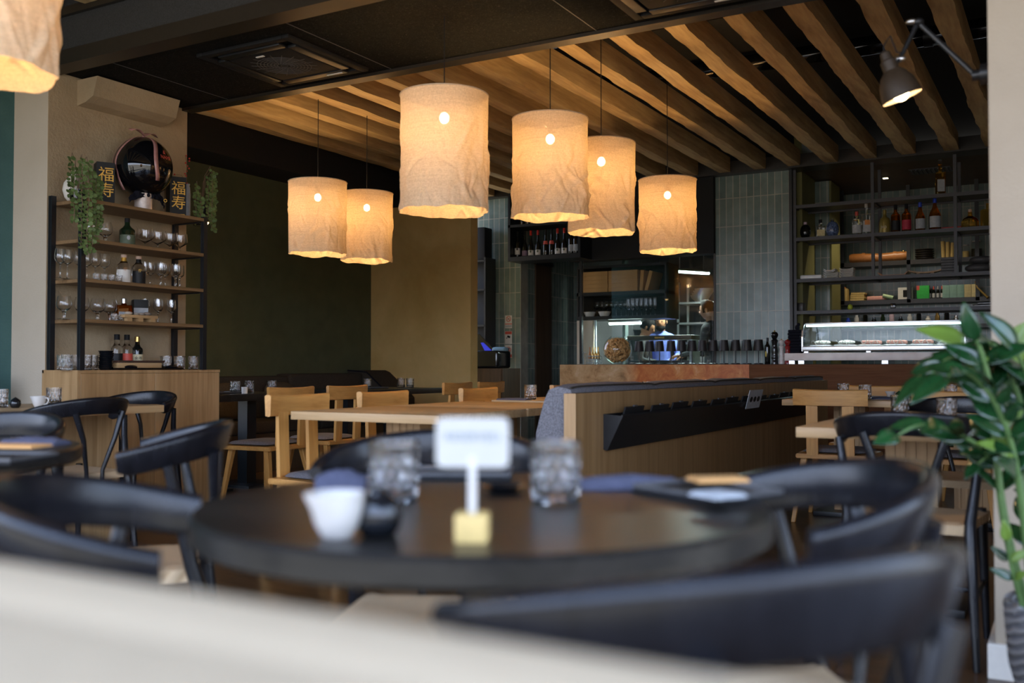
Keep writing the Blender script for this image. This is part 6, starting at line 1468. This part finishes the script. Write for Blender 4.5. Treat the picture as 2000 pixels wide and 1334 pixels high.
# downlights and vent in the niche ceiling
for i, (x, y, lab) in enumerate(((-1.729,11.2,'small square downlight in the bar ceiling behind the left uprights'),(.1,11.2,'unseen square downlight added in the bar ceiling behind the pale column'))):  # second one is out of view, added to light the niche
    t = thing('downlight', lab, 'lamp', (x,y,2.99), 0, 'downlights in the bar ceiling')
    b = NB(); box(b, (-.05,-.05,-.006), (.05,.05,0), .002); obj('trim_ring', b, MAT['black_metal'], t); b = NB(); box(b, (-.025,-.025,-.009), (.025,.025,-.006)); obj('lens', b, MAT['spot'], t)
    L = bpy.data.lights.new('downlight_lamp', 'SPOT'); L.energy = 42; L.color = (1,.86,.62); L.spot_size = R(115); L.spot_blend = .8; L.shadow_soft_size = .03
    lo = bpy.data.objects.new('downlight_lamp', L); C.objects.link(lo); lo.parent = t; lo.location = (0,0,-.03)
t = thing('ceiling_vent', 'black slatted vent in the bar ceiling behind the tall golden bottle', 'vent', (-1.25, 11.0, 2.99), 0)
b = NB(); box(b, (-.2,-.14,-.008), (.2,.14,0)); obj('frame', b, MAT['black_metal'], t)
for k in range(9): b = NB(); box(b, (-.18+k*.042,-.12,-.016), (-.165+k*.042,.12,-.008)); obj('slat', b, MAT['grey_metal'], t)

# ================================================================== glossy-leaved plant by the column
pt = thing('potted_plant', 'tall glossy-leaved plant in a ribbed grey pot beside the column', 'plant', (.055, 2.80, 0), 0)
b = NB(); lathe(b, [(0,0),(.13,0),(.16,.03),(.205,.20),(.215,.34),(.212,.355),(.195,.355),(.19,.32),(0,.31)], 48); obj('pot', b, MAT['pot'], pt, smooth=50)
b = NB(); lathe(b, [(0,.312),(.19,.312),(.19,.318),(0,.322)], 32); obj('soil', b, MAT['black_matte'], pt)
PB = Vector((.055,2.80,0))
def leaf(b, p, d, up, L_, w2, curl):
    d = d.normalized(); s = d.cross(up).normalized(); u = s.cross(d).normalized(); n = 9; rows = []
    for i in range(n+1):
        t_ = i/n; wd = w2*(math.sin(PI*min(1, t_**.8))**.8)*(1-.25*t_) if 0 < t_ < 1 else .0008
        c = p + d*L_*t_ + u*(-curl*L_*t_*t_)
        rows.append([b.verts.new(c + s*wd*k + u*(abs(k)*wd*.28)) for k in (-1,-.5,0,.5,1)])
    for A, B2 in zip(rows, rows[1:]):
        for k in range(4): b.faces.new((A[k], A[k+1], B2[k+1], B2[k]))
def stem_with_leaves(pts, r0, n_l, L_, seed, first=.35, young=0):
    rnd = random.Random(seed); P = [Vector(p)-PB for p in pts]
    # smooth the path
    for _ in range(2): P = [P[0]]+[q for a, c in zip(P, P[1:]) for q in (a*.75+c*.25, a*.25+c*.75)]+[P[-1]]
    m = len(P); b = NB(); tube(b, P, [r0*(1-.75*i/m) for i in range(m)], 8); st = obj('stem', b, MAT['stem'], pt, smooth=60)
    lb = NB(); yb = NB(); cum = [0]
    for a, c in zip(P, P[1:]): cum.append(cum[-1]+(c-a).length)
    for k in range(n_l):
        s = cum[-1]*(first+(1-first)*k/(max(1, n_l-1))); i = max(j for j in range(m) if cum[j] <= s+1e-9); i = min(i, m-2)
        p = P[i].lerp(P[i+1], (s-cum[i])/max(1e-6, cum[i+1]-cum[i])); tg = (P[i+1]-P[i]).normalized()
        side = tg.cross(Vector((0,0,1))); side = side.normalized() if side.length > .1 else Vector((.868,.496,0))
        if abs(tg.z) > .8: side = Vector((math.cos(k*2.4+seed), math.sin(k*2.4+seed), 0))
        for sg_ in ((-1,1) if k < n_l-1 else (0,)):
            d = (side*sg_*(1 if sg_ else 0) + tg*(.75 if sg_ else 1) + Vector((rnd.uniform(-.25,.25), rnd.uniform(-.25,.25), rnd.uniform(-.15,.35)))).normalized()
            up = Vector((rnd.uniform(-.5,.4), rnd.uniform(-1.1,-.4), rnd.uniform(.2,.9))).normalized()
            if abs(d.dot(up)) > .9: up = Vector((1,0,.3)).normalized()
            leaf(yb if rnd.random() < young else lb, p, d, up, L_*rnd.uniform(.85,1.15), L_*.27*rnd.uniform(.85,1.1), rnd.uniform(.05,.35))
    if len(lb.verts): o = obj('foliage', lb, MAT['leaf'], pt, smooth=80); o.modifiers.new('s','SOLIDIFY').thickness = .0016
    else: lb.free()
    if len(yb.verts): o = obj('young_foliage', yb, MAT['leaf_young'], pt, smooth=80); o.modifiers.new('s','SOLIDIFY').thickness = .0016
    else: yb.free()
stem_with_leaves([(-0.103, 2.763, 0.333), (-0.141, 2.707, 0.505), (-0.161, 2.672, 0.672), (-0.167, 2.645, 0.86), (-0.183, 2.613, 0.96), (-0.196, 2.583, 1.002)], .013, 7, .105, 1, .45, .05)
stem_with_leaves([(-0.16, 2.673, 0.709), (-0.201, 2.534, 0.764), (-0.255, 2.411, 0.805), (-0.3, 2.339, 0.812), (-0.334, 2.297, 0.789)], .007, 5, .085, 2, .25, .1)
stem_with_leaves([(-0.092, 2.769, 0.346), (-0.109, 2.771, 0.575), (-0.121, 2.787, 0.805), (-0.171, 2.736, 0.935), (-0.256, 2.641, 0.973), (-0.303, 2.591, 0.916)], .011, 10, .10, 3, .45, .06)
stem_with_leaves([(-0.083, 2.832, 0.347), (-0.096, 2.882, 0.628), (-0.115, 2.906, 0.881), (-0.15, 2.886, 0.975), (-0.178, 2.847, 0.999)], .011, 7, .12, 4, .5, .06)
stem_with_leaves([(-0.06, 2.845, 0.347), (-0.053, 2.791, 0.64), (-0.069, 2.725, 0.86), (-0.1, 2.684, 0.935), (-0.116, 2.652, 0.978)], .011, 8, .12, 5, .4, .05)
stem_with_leaves([(-0.072, 2.861, 0.329), (-0.096, 2.882, 0.495), (-0.106, 2.899, 0.612), (-0.12, 2.891, 0.693)], .010, 5, .09, 6, .4, .05)
stem_with_leaves([(-0.113, 2.723, 0.347), (-0.126, 2.646, 0.429), (-0.135, 2.618, 0.483), (-0.138, 2.593, 0.529)], .006, 3, .05, 7, .5, .6)
stem_with_leaves([(-0.039, 2.972, 0.323), (-0.016, 3.101, 0.68), (-0.029, 3.151, 0.934), (-0.079, 3.122, 1.078)], .011, 8, .12, 9, .4, .05)
stem_with_leaves([(-0.166, 2.658, 0.735), (-0.175, 2.595, 0.727), (-0.195, 2.561, 0.711)], .005, 2, .07, 10, .5, .3)
stem_with_leaves([(-0.091, 2.735, 0.353), (-0.108, 2.656, 0.614), (-0.126, 2.577, 0.779), (-0.167, 2.507, 0.888), (-0.217, 2.467, 0.935), (-0.247, 2.439, 0.918)], .010, 8, .10, 11, .5, .04)
stem_with_leaves([(-0.071, 2.838, 0.334), (-0.087, 2.772, 0.704), (-0.119, 2.719, 0.91), (-0.179, 2.685, 0.973), (-0.229, 2.668, 0.996)], .010, 8, .11, 12, .5, .04)
